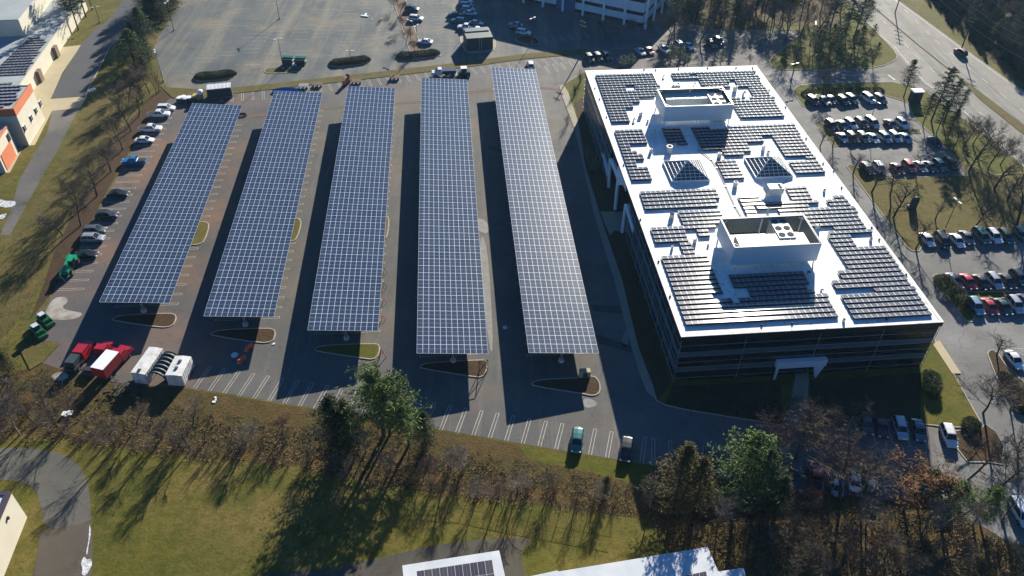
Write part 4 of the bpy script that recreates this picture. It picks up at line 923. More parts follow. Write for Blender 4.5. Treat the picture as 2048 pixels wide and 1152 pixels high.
for k, c_ in CARS.items():
    me = c_['body']; me.polygons.foreach_set('use_smooth', [False]*len(me.polygons))
ROOFPX = {}
def car(px, az, kind, col, label, group, name=None, py_z=.6, root=None):
    cm = CARS[kind]; p = G(px[0], px[1], py_z) if not isinstance(px, Vector) else px
    nm = {'sedan': 'parked_car', 'suv': 'parked_suv', 'van': 'parked_van', 'pickup': 'pickup_truck'}[kind]
    rt = empty(name or nm, (p.x, p.y, .03), math.pi/2-az, label, {'sedan': 'car', 'suv': 'car', 'van': 'van', 'pickup': 'pickup truck'}[kind], group)
    b_ = inst(cm['body'], 'body', rt); b_.material_slots[0].link = 'OBJECT'; b_.material_slots[0].material = P[col]
    inst(cm['glass'], 'windows', rt)
    for w_ in cm['wpos']: inst(cm['wheel'], 'wheel', rt, w_)
    for s_ in (1, -1):
        inst(cm['head'], 'headlight', rt, scale=(1, s_, 1)); inst(cm['tail'], 'taillight', rt, scale=(1, s_, 1))
    if cm['bed']: inst(cm['bed'], 'cargo_bed', rt)
    return rt
TN = {'sedan': 'sedan', 'suv': 'SUV', 'van': 'minivan', 'pickup': 'pickup truck'}
def carrow(lst, vec, where, group, flip=False, jit=2.6):
    c_ = lst[len(lst)//2]; az = azof(G(c_[0]-vec[0]/2, c_[1]-vec[1]/2), G(c_[0]+vec[0]/2, c_[1]+vec[1]/2))
    random.seed(len(lst)*7+int(lst[0][0]))
    for i, q in enumerate(lst):
        x, y, kind, col = q[:4]; a_ = az+rad(random.uniform(-jit, jit))+(math.pi if (len(q) > 4 and q[4]) else 0)
        car((x, y), a_, kind, col, '%s %s, %s %s' % (col, TN[kind], ordn(i), where), group)
g_ = 'cars parked along the left kerb'
LR = [(332, 217, 'suv', 'white'), (318, 229, 'pickup', 'white'), (301, 258, 'pickup', 'white'), (289, 280, 'sedan', 'white'), (269, 323, 'pickup', 'blue', 1), (236, 387, 'sedan', 'black'), (214, 431, 'suv', 'dark grey'), (190, 461, 'suv', 'grey'), (186, 477, 'suv', 'silver'), (172, 509, 'sedan', 'black')]
random.seed(5)
for i, q in enumerate(LR):
    car((q[0], q[1]), rad(85+random.uniform(-2, 2))+(math.pi if len(q) > 4 else 0), q[2], q[3], '%s %s, %s from the top along the left kerb' % (q[3], TN[q[2]], ordn(i)), g_)
carrow([(824, 18, 'suv', 'dark grey'), (832, 37, 'suv', 'white'), (850, 83, 'sedan', 'white', 1)], (25, 2), 'from the top beside the brown median', 'cars beside the brown median')
carrow([(931, 3, 'suv', 'white'), (933, 11, 'suv', 'grey'), (936, 19, 'suv', 'silver'), (940, 26, 'sedan', 'white')], (25, 2), 'from the top in the upper line of the far lot', 'cars in the far lot')
carrow([(909, 29, 'sedan', 'dark grey', 1), (917, 42, 'suv', 'grey', 1), (952, 46, 'sedan', 'silver'), (933, 55, 'pickup', 'white', 1), (957, 59, 'sedan', 'white')], (25, 2), 'from the top behind the dark green enclosure', 'cars behind the green enclosure')
carrow([(1032, 49, 'sedan', 'silver', 1), (1034, 57, 'sedan', 'black'), (1047, 65, 'suv', 'white')], (28, 4), 'from the top of the three cars near the brown bed', 'cars near the brown bed')
car((1061, 130), rad(-5), 'suv', 'white', 'white sport utility car standing alone past the far end of the rightmost carport', None)
gb_ = 'cars behind the office building'
carrow([(1179, 117, 'suv', 'dark green'), (1196, 115, 'suv', 'black'), (1213, 113, 'suv', 'navy blue')], (14, 15), 'from the left of three behind the office', gb_)
carrow([(1281, 103, 'sedan', 'white'), (1298, 101, 'sedan', 'salmon red'), (1328, 99, 'pickup', 'white'), (1360, 92, 'suv', 'silver'), (1378, 92, 'sedan', 'white'), (1423, 89, 'suv', 'dark red'), (1437, 83, 'suv', 'dark grey')], (18, 15), 'from the left in the line behind the office', gb_)
ge = 'cars in the east parking lot'
carrow([(1626, 202, 'suv', 'dark grey'), (1645, 202, 'pickup', 'dark grey'), (1662, 199, 'sedan', 'black'), (1686, 202, 'suv', 'black'), (1703, 199, 'suv', 'grey'), (1737, 198, 'van', 'white'), (1760, 199, 'suv', 'navy blue')], (25, 18), 'from the left in the topmost row of the east lot', ge)
carrow([(1663, 251, 'suv', 'dark grey'), (1684, 250, 'sedan', 'grey'), (1701, 249, 'suv', 'white'), (1722, 247, 'suv', 'black'), (1744, 246, 'van', 'silver'), (1781, 248, 'sedan', 'dark grey'), (1804, 248, 'suv', 'white')], (22, 19), 'from the left in the second row of the east lot', ge)
carrow([(1684, 275, 'sedan', 'silver'), (1704, 276, 'suv', 'dark green'), (1725, 276, 'suv', 'grey'), (1745, 276, 'sedan', 'white'), (1769, 276, 'suv', 'light blue'), (1789, 275, 'suv', 'silver'), (1810, 276, 'sedan', 'light blue'), (1870, 283, 'sedan', 'navy blue')], (22, 19), 'from the left in the third row of the east lot', ge)
carrow([(1734, 339, 'suv', 'black'), (1758, 337, 'suv', 'white'), (1794, 337, 'sedan', 'dark red'), (1818, 334, 'suv', 'salmon red'), (1840, 333, 'sedan', 'silver'), (1860, 333, 'sedan', 'dark grey'), (1879, 332, 'suv', 'teal'), (1900, 328, 'suv', 'dark grey')], (23, 22), 'from the left in the row above the dry lawn', ge)
carrow([(1854, 479, 'sedan', 'white'), (1884, 482, 'van', 'black'), (1914, 481, 'sedan', 'white'), (1933, 475, 'sedan', 'grey'), (1962, 473, 'van', 'teal'), (1987, 473, 'suv', 'white'), (2011, 474, 'suv', 'dark green'), (2042, 470, 'suv', 'teal')], (29, 33), 'from the left in the row below the dry lawn', ge)
carrow([(1908, 561, 'sedan', 'navy blue'), (1936, 563, 'sedan', 'red'), (1963, 564, 'sedan', 'black'), (1988, 563, 'suv', 'silver'), (2014, 562, 'sedan', 'black'), (2037, 556, 'suv', 'dark grey')], (30, 33), 'from the left right of the long hedge', ge)
carrow([(1951, 613, 'suv', 'light blue'), (1979, 613, 'sedan', 'red'), (2006, 613, 'sedan', 'dark green'), (2030, 610, 'suv', 'silver'), (2052, 604, 'sedan', 'navy blue')], (30, 37), 'from the left in the row below the small grass gaps', ge)
car((2028, 719), azof(G(2011, 698), G(2045, 742)), 'sedan', 'white', 'white saloon car parked beside hatched lines at the right edge', ge)
gs = 'cars near the lower right trees'
carrow([(1731, 848, 'suv', 'dark grey'), (1762, 852, 'sedan', 'dark red'), (1800, 857, 'suv', 'silver'), (1837, 860, 'sedan', 'grey'), (1897, 872, 'suv', 'white')], (12, 42), 'from the left in the row below the front lawn', gs)
carrow([(1592, 955, 'van', 'navy blue'), (1632, 957, 'pickup', 'red', 1), (1674, 968, 'sedan', 'light blue', 1), (1709, 958, 'sedan', 'white', 1), (1741, 964, 'suv', 'navy blue', 1), (1887, 990, 'suv', 'white', 1)], (3, 42), 'from the left in the lowest row under the trees', gs)
car((2040, 1025), azof(G(2022, 985), G(2062, 1055)), 'van', 'white', 'white minivan at the right edge beside a leaning lamp', gs)
car((1154, 882), azof(G(1157, 853), G(1151, 910)), 'suv', 'teal', 'teal sport utility car alone in the sunlit bottom row of stalls', 'cars in the bottom stalls')
car((1252, 900), azof(G(1256, 872), G(1248, 926)), 'suv', 'black', 'black sport utility car at the edge of the building shadow', 'cars in the bottom stalls')
car((1423, 918), azof(G(1425, 890), G(1420, 946)), 'suv', 'black', 'black sport utility car in shade beside the bright green pine', 'cars in the bottom stalls')
car((1921, 105), azof(G(1935, 115), G(1908, 97)), 'suv', 'dark red', 'dark red car driving on the highway', None, name='moving_car')
# ---- trucks, machines, containers
def truck(p0, p1, width, name, label, cabc, boxc=None, boxh=0, boxz=1.0, cablen=2.2, rooftop=None, flat=False, total=None, z0=0):
    a_, b_ = G(*p0), G(*p1); az = azof(a_, b_); Ln = (b_-a_).length
    rt = empty(name, (a_.x, a_.y, .03), math.pi/2-az, label, 'truck')
    g = MB(); g.box((Ln/2, 0, .75), (Ln*.98, width*.5, .3)); g.build('chassis', M['darksteel'], rt)
    cx0 = Ln-cablen-1.0
    g = MB(); g.faces([(cx0, -width/2, .5), (Ln-1.0, -width/2, .5), (Ln-1.0, width/2, .5), (cx0, width/2, .5), (cx0, -width/2, 1.5), (Ln-1.0, -width/2, 1.45), (Ln-1.0, width/2, 1.45), (cx0, width/2, 1.5), (cx0+.1, -width*.42, 2.25), (Ln-1.75, -width*.42, 2.25), (Ln-1.75, width*.42, 2.25), (cx0+.1, width*.42, 2.25)], [(0, 1, 5, 4), (1, 2, 6, 5), (2, 3, 7, 6), (3, 0, 4, 7), (8, 9, 10, 11), (4, 5, 9, 8), (6, 7, 11, 10), (7, 4, 8, 11)])
    g.box((Ln-.55, 0, .95), (1.1, width*.92, .8), top=.93); g.build('cab', cabc, rt)
    g = MB(); g.face([(Ln-.99, -width*.46, 1.46), (Ln-.99, width*.46, 1.46), (Ln-1.74, width*.41, 2.24), (Ln-1.74, -width*.41, 2.24)])
    for s_ in (1, -1): g.face([(cx0+.3, s_*width*.485, 1.55), (Ln-1.2, s_*width*.485, 1.5), (Ln-1.8, s_*width*.44, 2.12), (cx0+.35, s_*width*.44, 2.12)][::s_])
    g.build('windows', M['carglass'], rt)
    for x in (.9, Ln-1.2):
        for s_ in (1, -1): inst(CARS['pickup']['wheel'], 'wheel', rt, (x, s_*(width/2-.12), .42), scale=(1.15, 1.4, 1.15))
    for s_ in (1, -1):
        g = MB(); g.box((Ln-.02, s_*width*.36, 1.0), (.1, .3, .2)); g.build('headlight', M['headlight'], rt)
    g = MB()
    for s_ in (1, -1): g.box((Ln-1.3, s_*(width/2+.18), 1.75), (.12, .22, .34)); g.tube((Ln-1.3, s_*width*.47, 1.6), (Ln-1.3, s_*(width/2+.16), 1.7), .03, n=4)
    g.build('mirrors', M['rubber'], rt)
    g = MB(); g.box((Ln+.02, 0, .95), (.06, width*.5, .42)); g.box((Ln+.06, 0, .55), (.18, width*.92, .22)); g.build('grille_bumper', M['rim'], rt)
    g = MB()
    for s_ in (1, -1): g.box((Ln*.38, s_*(width/2-.18), .62), (1.1, .3, .4))
    g.build('side_tanks', M['darksteel'], rt)
    bl = cx0-.15
    if boxc:
        g = MB(); g.box((bl/2, 0, boxz+boxh/2), (bl, width, boxh)); g.build('box_body', boxc, rt)
        if rooftop: g = MB(); g.box((bl/2, 0, boxz+boxh+.03), (bl*.985, width*.96, .06)); g.build('box_roof', rooftop, rt)
    else:
        g = MB(); g.box((bl/2, 0, 1.0), (bl, width, .16)); g.build('flatbed', M['darksteel'], rt)
    return rt, Ln, bl
wbx = truck((204, 762), (257, 702), 2.6, 'box_truck', 'red box truck with white roof beside the flatbed truck', P['red'], P['red'], 2.1, .9, 1.9, M['whitepaint'])
wbx = truck((181, 750), (222, 692), 2.2, 'flatbed_truck', 'red flatbed truck between the red pickup and the red box truck', P['red'])
rt, Ln, bl = truck((143, 748), (185, 692), 2.2, 'service_truck', 'red crew cab truck with dark equipment on its bed, leftmost of the red trucks', P['red'], cablen=3.0)
g = MB(); g.box((bl*.55, 0, 1.7), (bl*.75, 1.7, 1.2)); g.build('equipment_box', M['teal'], rt)
def container(p0, p1, wd, h, name, lab, mat, cat='trailer', ribs=True, z0=.0, vents=()):
    a_, b_ = G(*p0), G(*p1); az = azof(a_, b_); Ln = (b_-a_).length
    rt = empty(name, (a_.x, a_.y, 0), math.pi/2-az, lab, cat)
    g = MB(); g.box((Ln/2, 0, z0+h/2+.1), (Ln, wd, h)); g.build('body', mat, rt)
    g = MB(); g.faces([(0, -wd/2-.03, z0+h+.1), (Ln, -wd/2-.03, z0+h+.1), (Ln, 0, z0+h+.24), (0, 0, z0+h+.24), (Ln, wd/2+.03, z0+h+.1), (0, wd/2+.03, z0+h+.1)], [(0, 1, 2, 3), (3, 2, 4, 5), (0, 3, 5), (1, 4, 2)]); g.build('roof', mat, rt)
    for v_ in vents:
        g = MB(); g.box((Ln*v_, 0, z0+h+.32), (.5, .5, .25)); g.build('roof_vent', M['grille'], rt)
    g = MB()
    if ribs:
        for k in range(int(Ln/.6)):
            for s_ in (1, -1): g.box((.3+k*.6, s_*wd/2, z0+h/2+.1), (.2, .07, h*.96))
        g.build('ribs', mat, rt)
    for wx_ in (Ln*.45, Ln*.45+.95):
        for s_ in (1, -1): inst(CARS['suv']['wheel'], 'wheel', rt, (wx_, s_*(wd/2-.02), .38))
    g = MB(); g.box((Ln+.7, 0, .35), (1.5, .12, .12)); g.box((Ln+.05, 0, .3), (.1, wd*.9, .2)); g.build('tow_bar', M['darksteel'], rt)
    g = MB()
    for s_ in (1, -1): g.box((Ln*.5, s_*(wd/2+.045), .32), (Ln, .06, .22))
    g.build('side_rail', M['steel'], rt)
    g = MB(); g.box((-.04, wd*.25, z0+h/2+.1), (.08, wd*.42, h*.9)); g.build('door', mat, rt)
    g = MB(); g.box((-.04, -wd*.25, z0+h/2+.1), (.08, wd*.42, h*.9)); g.build('door', mat, rt)
    return rt, Ln
container((284, 768), (320, 716), 2.6, 2.5, 'storage_trailer', 'longer white storage trailer beside the dark ribbed cover', M['trailer'], vents=(.1,))
container((354, 772), (374, 733), 2.8, 2.5, 'storage_trailer', 'shorter white storage trailer right of the dark ribbed cover', M['trailer'], vents=(.35, .7))
a_, b_ = G(316, 766), G(346, 722); az = azof(a_, b_); Ln = (b_-a_).length
rt = empty('arched_cover', (a_.x, a_.y, 0), math.pi/2-az, 'dark ribbed arched cover between the two white trailers', 'cover')
g = MB()
for k in range(24):
    x0, x1 = Ln*k/24, Ln*(k+1)/24; r0 = 1.65+.13*math.sin(k*math.pi/2.0); r1 = 1.65+.13*math.sin((k+1)*math.pi/2.0)
    for j in range(10):
        t0, t1 = math.pi*j/10, math.pi*(j+1)/10
        g.face([(x0, r0*math.cos(t0), .8+r0*math.sin(t0)), (x1, r1*math.cos(t0), .8+r1*math.sin(t0)), (x1, r1*math.cos(t1), .8+r1*math.sin(t1)), (x0, r0*math.cos(t1), .8+r0*math.sin(t1))][::-1])
g.build('ribbed_shell', M['teal'], rt)
g = MB()
for s_ in (1, -1): g.box((Ln/2, s_*1.6, .4), (Ln, .1, .8))
g.build('side_wall', M['darksteel'], rt)
rt, Ln = container((418, 195), (466, 190), 3.0, 2.6, 'shipping_container', 'dark shipping container with pale ribbed roof beyond the leftmost carport', M['teal'])
g = MB()
for k in range(18): g.box((Ln*(k+.5)/18, 0, 2.98), (Ln/30, 3.0, .12))
g.build('roof_ribs', M['whitepaint'], rt)
# telehandler and green machines
def telehandler(p0, p1, lab, col, sc=1.0):
    a_, b_ = G(*p0), G(*p1); az = azof(a_, b_)
    rt = empty('telehandler', (a_.x, a_.y, .03), math.pi/2-az, lab, 'telehandler'); rt.scale = (sc, sc, sc)
    g = MB(); g.box((2.7, 0, 1.15), (5.0, 1.6, .9)); g.box((1.0, 0, 1.75), (1.4, 1.8, .5)); g.build('chassis', col, rt)
    g = MB(); g.box((2.6, .75, 1.9), (1.5, .9, 1.5), top=.9); g.build('cab', M['carglass'], rt)
    g = MB(); g.box((2.6, .75, 2.7), (1.5, .9, .1)); g.build('cab_roof', col, rt)
    g = MB(); g.tube((.4, -.35, 2.1), (6.2, -.35, 1.55), .27, .20, 6); g.tube((6.0, -.35, 1.6), (6.6, -.35, .8), .2, .2, 6); g.build('boom', col, rt)
    g = MB(); g.box((6.8, -.35, .8), (.2, 1.5, .9)); g.box((7.3, -.8, .4), (1.0, .12, .08)); g.box((7.3, .1, .4), (1.0, .12, .08)); g.build('fork_carriage', M['darksteel'], rt)
    for x in (.9, 4.4):
        for s_ in (1, -1): inst(CARS['suv']['wheel'], 'wheel', rt, (x, s_*1.0, .62), scale=(1.65, 2.2, 1.65))
telehandler((152, 523), (126, 567), 'bright green telehandler parked at the left kerb below the cars', P['green'])
def machine(p0, p1, lab, col):
    a_, b_ = G(*p0), G(*p1); az = azof(a_, b_)
    rt = empty('skid_loader', (a_.x, a_.y, .03), math.pi/2-az, lab, 'loader', 'green work machines'); rt.scale = (.85, .85, .85)
    g = MB(); g.box((1.3, 0, .95), (3.0, 1.7, .9), top=.92); g.box((-.1, 0, 1.35), (.9, 1.5, .7)); g.build('chassis', col, rt)
    g = MB(); g.box((1.2, 0, 1.85), (1.3, 1.2, 1.1), top=.9); g.build('cab', M['carglass'], rt)
    g = MB(); g.box((1.2, 0, 2.45), (1.3, 1.25, .1)); g.build('cab_roof', M['screen'], rt)
    g = MB()
    for s_ in (1, -1): g.tube((0, s_*.95, 1.8), (2.9, s_*.95, .9), .12, n=5); g.tube((2.9, s_*.95, .9), (3.2, s_*.95, .35), .12, n=5)
    g.build('lift_arms', col, rt)
    g = MB(); g.box((3.5, 0, .45), (.7, 2.1, .7), top=.8); g.build('bucket', col, rt)
    for x in (.4, 2.1):
        for s_ in (1, -1): inst(CARS['suv']['wheel'], 'wheel', rt, (x, s_*.95, .45), scale=(1.15, 1.8, 1.15))
machine((84, 640), (106, 655), 'dark green loader at the edge of the pale stain', P['machine green'])
machine((72, 662), (92, 680), 'lower dark green loader behind the other on the grass edge', P['machine green'])
rt, Ln, bl = truck((912, 150), (864, 152), 2.1, 'work_truck', 'white work truck with dark bed at the far end of the fourth carport', P['white'], P['dark grey'], .9, .9, 1.9)
rt = empty('skid_loader', G(928, 153), rad(10), 'dark loader with white roof beside the white work truck', 'loader')
g = MB(); g.box((0, 0, 1.0), (3.4, 1.9, 1.3)); g.build('chassis', P['dark green'], rt); g = MB(); g.box((0, 0, 2.1), (1.5, 1.5, 1.1)); g.build('cab', M['carglass'], rt)
g = MB(); g.box((0, 0, 2.75), (1.7, 1.6, .12)); g.build('cab_roof', M['whitepaint'], rt)
for x in (-1.1, 1.1):
    for s_ in (1, -1): inst(CARS['suv']['wheel'], 'wheel', rt, (x, s_*1.05, .5), scale=(1.3, 1.6, 1.3))
rt = empty('utility_trailer', G(906, 152), rad(5), 'light trailer frame between the work truck and the loader', 'trailer')
g = MB()
for yy in (-.8, 0, .8): g.box((0, yy, .5), (4.2, .12, .12))
for xx in (-2, -1, 0, 1, 2): g.box((xx, 0, .5), (.1, 1.7, .1))
g.build('frame', M['steel'], rt)
for s_ in (1, -1): inst(CARS['sedan']['wheel'], 'wheel', rt, (0, s_*1.0, .33))
rt = empty('debris_trailer', G(375, 203), rad(8), 'small open trailer heaped with white sheets left of the yellow machine', 'trailer')
g = MB(); g.box((0, 0, .7), (5.0, 2.2, .8)); g.build('box', M['darksteel'], rt); g = MB()
random.seed(8)
for k in range(9): g.box((random.uniform(-1.8, 1.8), random.uniform(-.7, .7), 1.2+random.random()*.3), (1.6, 1.1, .06), random.random()*3)
g.build('sheets', M['whitepaint'], rt)
for s_ in (1, -1): inst(CARS['sedan']['wheel'], 'wheel', rt, (0, s_*1.15, .33))
rt = empty('yellow_lift', G(398, 200), rad(8), 'yellow lift machine with white round hood beside the shipping container', 'lift')
g = MB(); g.box((0, 0, 1.0), (2.6, 1.7, 1.2)); g.build('chassis', M['kerb_yellow'], rt); g = MB(); g.ball((.7, .3, 2.1), .95, sz=.8); g.build('hood', M['whitepaint'], rt)
for x in (-.9, .9):
    for s_ in (1, -1): inst(CARS['suv']['wheel'], 'wheel', rt, (x, s_*.95, .45), scale=(1.1, 1.5, 1.1))
# tarp boat, pallets, orange machine
rt = empty('tarpaulin_bundle', G(572, 183), rad(6), 'long bundle under a blue tarpaulin at the far end of the second carport', 'bundle')
g = MB(); n = 10
for k in range(n):
    x0, x1 = -3.6+7.2*k/n, -3.6+7.2*(k+1)/n; w0 = 1.0*math.sin(math.pi*(k+.3)/(n+.6))+.15; w1 = 1.0*math.sin(math.pi*(k+1.3)/(n+.6))+.15
    for s_ in (1, -1): g.face([(x0, 0, .5+w0*.7), (x1, 0, .5+w1*.7), (x1, s_*w1, .1), (x0, s_*w0, .1)][::-s_])
g.build('tarpaulin', P['blue'], rt)
for q, lab in (((608, 175), 'grey pallet stack right of the blue bundle'), ((636, 172), 'pallet of timber near the far kerb'), ((714, 166), 'pallet of stone next to the orange forklift'), ((790, 158), 'flat pallet lying alone at the far kerb')):
    rt = empty('pallet_stack', G(*q), rad(6), lab, 'pallet', 'pallets at the far kerb'); g = MB()
    for k in range(5): g.box((0, -.8+k*.4, .75), (2.6, .28, .12))
    for k in range(3): g.box((-1.1+k*1.1, 0, .36), (.14, 1.9, .65))
    g.build('boards', M['wood'] if 'grey' not in lab else M['steel'], rt)
rt = empty('forklift', G(693, 168), rad(70), 'small orange forklift at the far end of the middle carport', 'forklift')
g = MB(); g.box((0, 0, .8), (2.2, 1.2, .9)); g.build('chassis', P['orange'], rt); g = MB()
for x in (-.5, .6):
    for s_ in (1, -1): g.tube((x, s_*.5, 1.2), (x, s_*.5, 2.1), .05, n=4)
g.box((.05, 0, 2.15), (1.3, 1.1, .08)); g.build('roll_cage', M['wood'], rt); g = MB(); g.box((1.2, 0, 1.3), (.12, .9, 2.4)); g.build('mast', M['darksteel'], rt)
for x in (-.7, .7):
    for s_ in (1, -1): inst(CARS['sedan']['wheel'], 'wheel', rt, (x, s_*.6, .33))
# orange barriers
for q, lab in (((499, 698), 'upper orange water barrier in the carport shadow'), ((485, 722), 'lower orange water barrier in the carport shadow')):
    rt = empty('road_barrier', G(*q), rad(62), lab, 'barrier', 'orange barriers between the carports'); g = MB()
    g.box((0, 0, .35), (2.0, .6, .3), top=.8); g.box((0, 0, .7), (1.9, .34, .5), top=.85); g.build('body', P['orange'], rt); g = MB()
    for s_ in (1, -1): g.box((s_*.6, 0, .12), (.5, .75, .22))
    g.build('foot', P['orange'], rt)
rt = empty('sand_bag', G(470, 712), 0, 'small pale sack lying between the first and second carports', 'sack'); g = MB(); g.ball((0, 0, .25), .7, sz=.4); g.build('sack', M['screen'], rt)
rt = empty('sand_bag', G(1010, 657), 0, 'small pale sack lying between the fourth and fifth carports', 'sack'); g = MB(); g.ball((0, 0, .25), .5, sz=.5); g.build('sack', M['screen'], rt)
rt = empty('steel_tripod', G(764, 714), 0, 'red steel tripod frame beside the middle carport island', 'frame'); g = MB()
for k in range(3): t = k*2.09; g.tube((.8*math.cos(t), .8*math.sin(t), 0), (0, 0, 1.9), .07, n=5)
g.tube((-.5, 0, .9), (.5, .2, .9), .06, n=5); g.build('legs', P['red'], rt)
rt = empty('lattice_gate', G(967, 742), rad(20), 'dark steel lattice frame standing on the fourth carport island', 'frame'); g = MB()
for a1, b1 in (((-.8, 0, 0), (-.8, 0, 2.6)), ((.8, 0, 0), (.8, 0, 2.6)), ((-.8, 0, 2.6), (.8, 0, 2.6)), ((-.8, 0, .2), (.8, 0, 2.5)), ((.8, 0, .2), (-.8, 0, 2.5)), ((-.8, 0, 0), (-.3, 1, 0)), ((.8, 0, 0), (.3, 1, 0))): g.tube(a1, b1, .07, n=5)
g.build('bars', M['darksteel'], rt)
rt = empty('electrical_cabinet', G(1169, 752), -ccan, 'beige electrical cabinet beside the rightmost carport island', 'cabinet'); g = MB(); g.box((0, 0, .75), (1.9, 1.0, 1.4)); g.build('body', M['tan_pave'], rt); g = MB(); g.box((0, -.52, .75), (.8, .06, 1.1)); g.build('door', M['teal'], rt)
for i, q in enumerate([(766, 640), (768, 606), (769, 575), (770, 545)]):
    rt = empty('safety_stand', G(*q), 0, 'red barrier stand, %s from the bottom right of the middle carport' % ordn(i), 'stand', 'stands along the middle carport'); g = MB()
    for k in range(3): t = k*2.09; g.tube((.5*math.cos(t), .5*math.sin(t), 0), (0, 0, 1.1), .05, n=4)
    g.build('legs', P['red'], rt)
rt = empty('hose_roll', G(485, 231), 0, 'brown coil of cable beside the far end of the leftmost carport', 'coil'); g = MB()
for k in range(16): t0, t1 = k*math.pi/8, (k+1)*math.pi/8; g.tube((1.2*math.cos(t0), .9*math.sin(t0), .2), (1.2*math.cos(t1), .9*math.sin(t1), .2), .16, n=5)
g.build('coil', M['trench'], rt)
# dumpsters
for q, lab in (((577, 128), 'left green waste container with lids open'), ((602, 129), 'right green waste container beside the other')):
    rt = empty('waste_container', G(*q), rad(-4), lab, 'waste container', 'green waste containers'); g = MB(); g.box((0, 0, 1.0), (2.8, 2.0, 1.7), top=1.08); g.build('body', M['teal'], rt)
    g = MB(); g.box((0, .5, 2.05), (3.0, 1.4, .1)); g.build('lid', P['machine green'], rt); g = MB(); g.box((1.55, 0, 1.2), (.15, 1.2, .3)); g.build('handle', M['screen'], rt)
for i, (q, lab) in enumerate((((590, 131), 'white rubbish bags heaped between the green containers'), ((138, 829), 'crumpled white sheet in the thicket below the trailers'), ((732, 32), 'long white board lying on the old lot'), ((744, 39), 'small white scrap on the old lot near the board'), ((757, 63), 'small white scrap on the old lot below the other'), ((430, 803), 'small white bucket on the soil below the trailers'), ((432, 798), 'short pipe stub on the soil below the trailers'), ((548, 690), 'small white bag beside the second carport island'), ((240, 790), 'pale green sheet beside the green debris heap'))):
    rt = empty('litter', G(*q), i*.7, lab, 'litter'); rt.scale = (1, 1, 1) if i in (0, 1, 2) else (.5, .5, .5); g = MB()
    random.seed(i)
    for k in range(5 if i < 2 else 2): g.box((random.uniform(-.6, .6), random.uniform(-.4, .4), .15+.1*k), ((2.6 if i == 2 else .9), .6, .12), random.random()*2)
    g.build('sheet', M['whitepaint'], rt)
rt = empty('debris_heap', G(250, 783), 0, 'dark green heap of scrap below the longer white trailer', 'scrap heap'); g = MB(); random.seed(2)
for k in range(50): g.box((random.gauss(0, 1.5), random.gauss(0, 1.0), .2+random.random()*.9), (random.uniform(.3, 1.3), random.uniform(.1, .4), .1), random.random()*3, mi=k % 3)
g.build('scrap', [M['teal'], M['darksteel'], M['polewood']], rt)
# booths, signs
rt = empty('notice_hut', G(1828, 202), -oaz, 'small dark hut with grey roof on the strip lawn by the highway', 'hut'); g = MB(); g.box((0, 0, 1.5), (2.8, 1.8, 3.0)); g.build('wall', M['teal'], rt); g = MB(); g.box((0, 0, 3.1), (3.2, 2.3, .25)); g.build('roof', M['screen'], rt)
rt = empty('garden_sign', G(1824, 418), -oaz+rad(5), 'dark round topped sign board standing on the dry lawn', 'sign'); g = MB(); g.box((0, 0, 1.2), (1.9, .3, 2.4)); g.tube((0, -.15, 2.4), (0, .15, 2.4), .95, n=16); g.build('board', M['teal'], rt)
g = MB(); g.box((0, .6, .3), (1.6, .9, .6)); g.build('planter', M['darksteel'], rt)
# lamps and poles
def lamp(q, h, lab, twin=True, mat=None, glob=False):
    p = G(*q); rt = empty('street_lamp', p, random.random()*3, lab, 'street lamp', 'lamps in the parking lots')
    g = MB(); g.tube((0, 0, 0), (0, 0, h), .10, .06, 6); g.build('pole', mat or M['darksteel'], rt)
    g = MB(); g.tube((0, 0, 0), (0, 0, .6), .28, n=8); g.build('base', M['concrete'], rt)
    for s_ in ((1, -1) if twin else (1,)):
        if glob:
            g = MB(); g.ball((s_*.9, 0, h), .35); g.tube((0, 0, h-.2), (s_*.9, 0, h-.2), .05, n=4)
            g.build('lamp_head', M['whitepaint'], rt)
        else:
            g = MB(); g.box((s_*.8, 0, h), (.9, .4, .16)); g.tube((0, 0, h-.1), (s_*.5, 0, h), .04, n=4); g.build('lamp_head', M['hvac'], rt)
LMP = [((348, 61), 9, 'lamp post beside the evergreens at the upper left'), ((327, 163), 9, 'lamp post at the lower left corner of the old lot'), ((559, 38), 9, 'lamp post in the middle of the old lot'), ((567, 138), 9, 'lamp post left of the green waste containers'), ((701, 118), 2.6, 'short post behind the middle hedge'), ((836, 103), 8, 'lamp post at the lower end of the brown median'), ((1064, 87), 8, 'lamp post on the brown bed of the far lot'),
       ((822, 85), 7, 'dark post beside the brown median'), ((1737, 252), 7, 'lamp post between the upper rows of the east lot'), ((1888, 462), 8, 'lamp post above the row below the dry lawn'), ((1500, 962), 8, 'lamp with white globes beside the bright green pine'), ((2004, 1040), 6, 'leaning lamp beside the white minivan'), ((1582, 160), 5, 'lamp post at the entrance drive'), ((1620, 90), 7, 'lamp among the grove trees'), ((200, 45), 5, 'lamp on the grass of the loading area')]
random.seed(12)
for q, h, lab in LMP: lamp(q, h, lab, glob=('globes' in lab))
def pole(q, h, lab, arms=2):
    p = G(*q); rt = empty('utility_pole', p, rad(-50), lab, 'utility pole', 'wooden utility poles')
    g = MB(); g.tube((0, 0, 0), (0, 0, h), .2, .13, 7); g.build('pole', M['polewood'], rt)
    for k in range(arms):
        g = MB(); g.box((0, 0, h-.5-k*1.2), (2.6, .14, .16)); g.build('crossarm', M['polewood'], rt)
    return p
U1 = pole((1161, 112), 11, 'utility pole with crossarms left behind the office'); U2 = pole((1923, 97), 10, 'utility pole on the far side of the highway'); U3 = pole((1790, 26), 10, 'utility pole between the highway lanes at the top', 4)
g = MB(); wires = [((1880, -30), (2080, 110)), ((1895, -30), (2080, 92)), ((1955, -30), (2080, 62)), ((1975, -30), (2080, 45)), ((1870, -10), (2080, 135))]
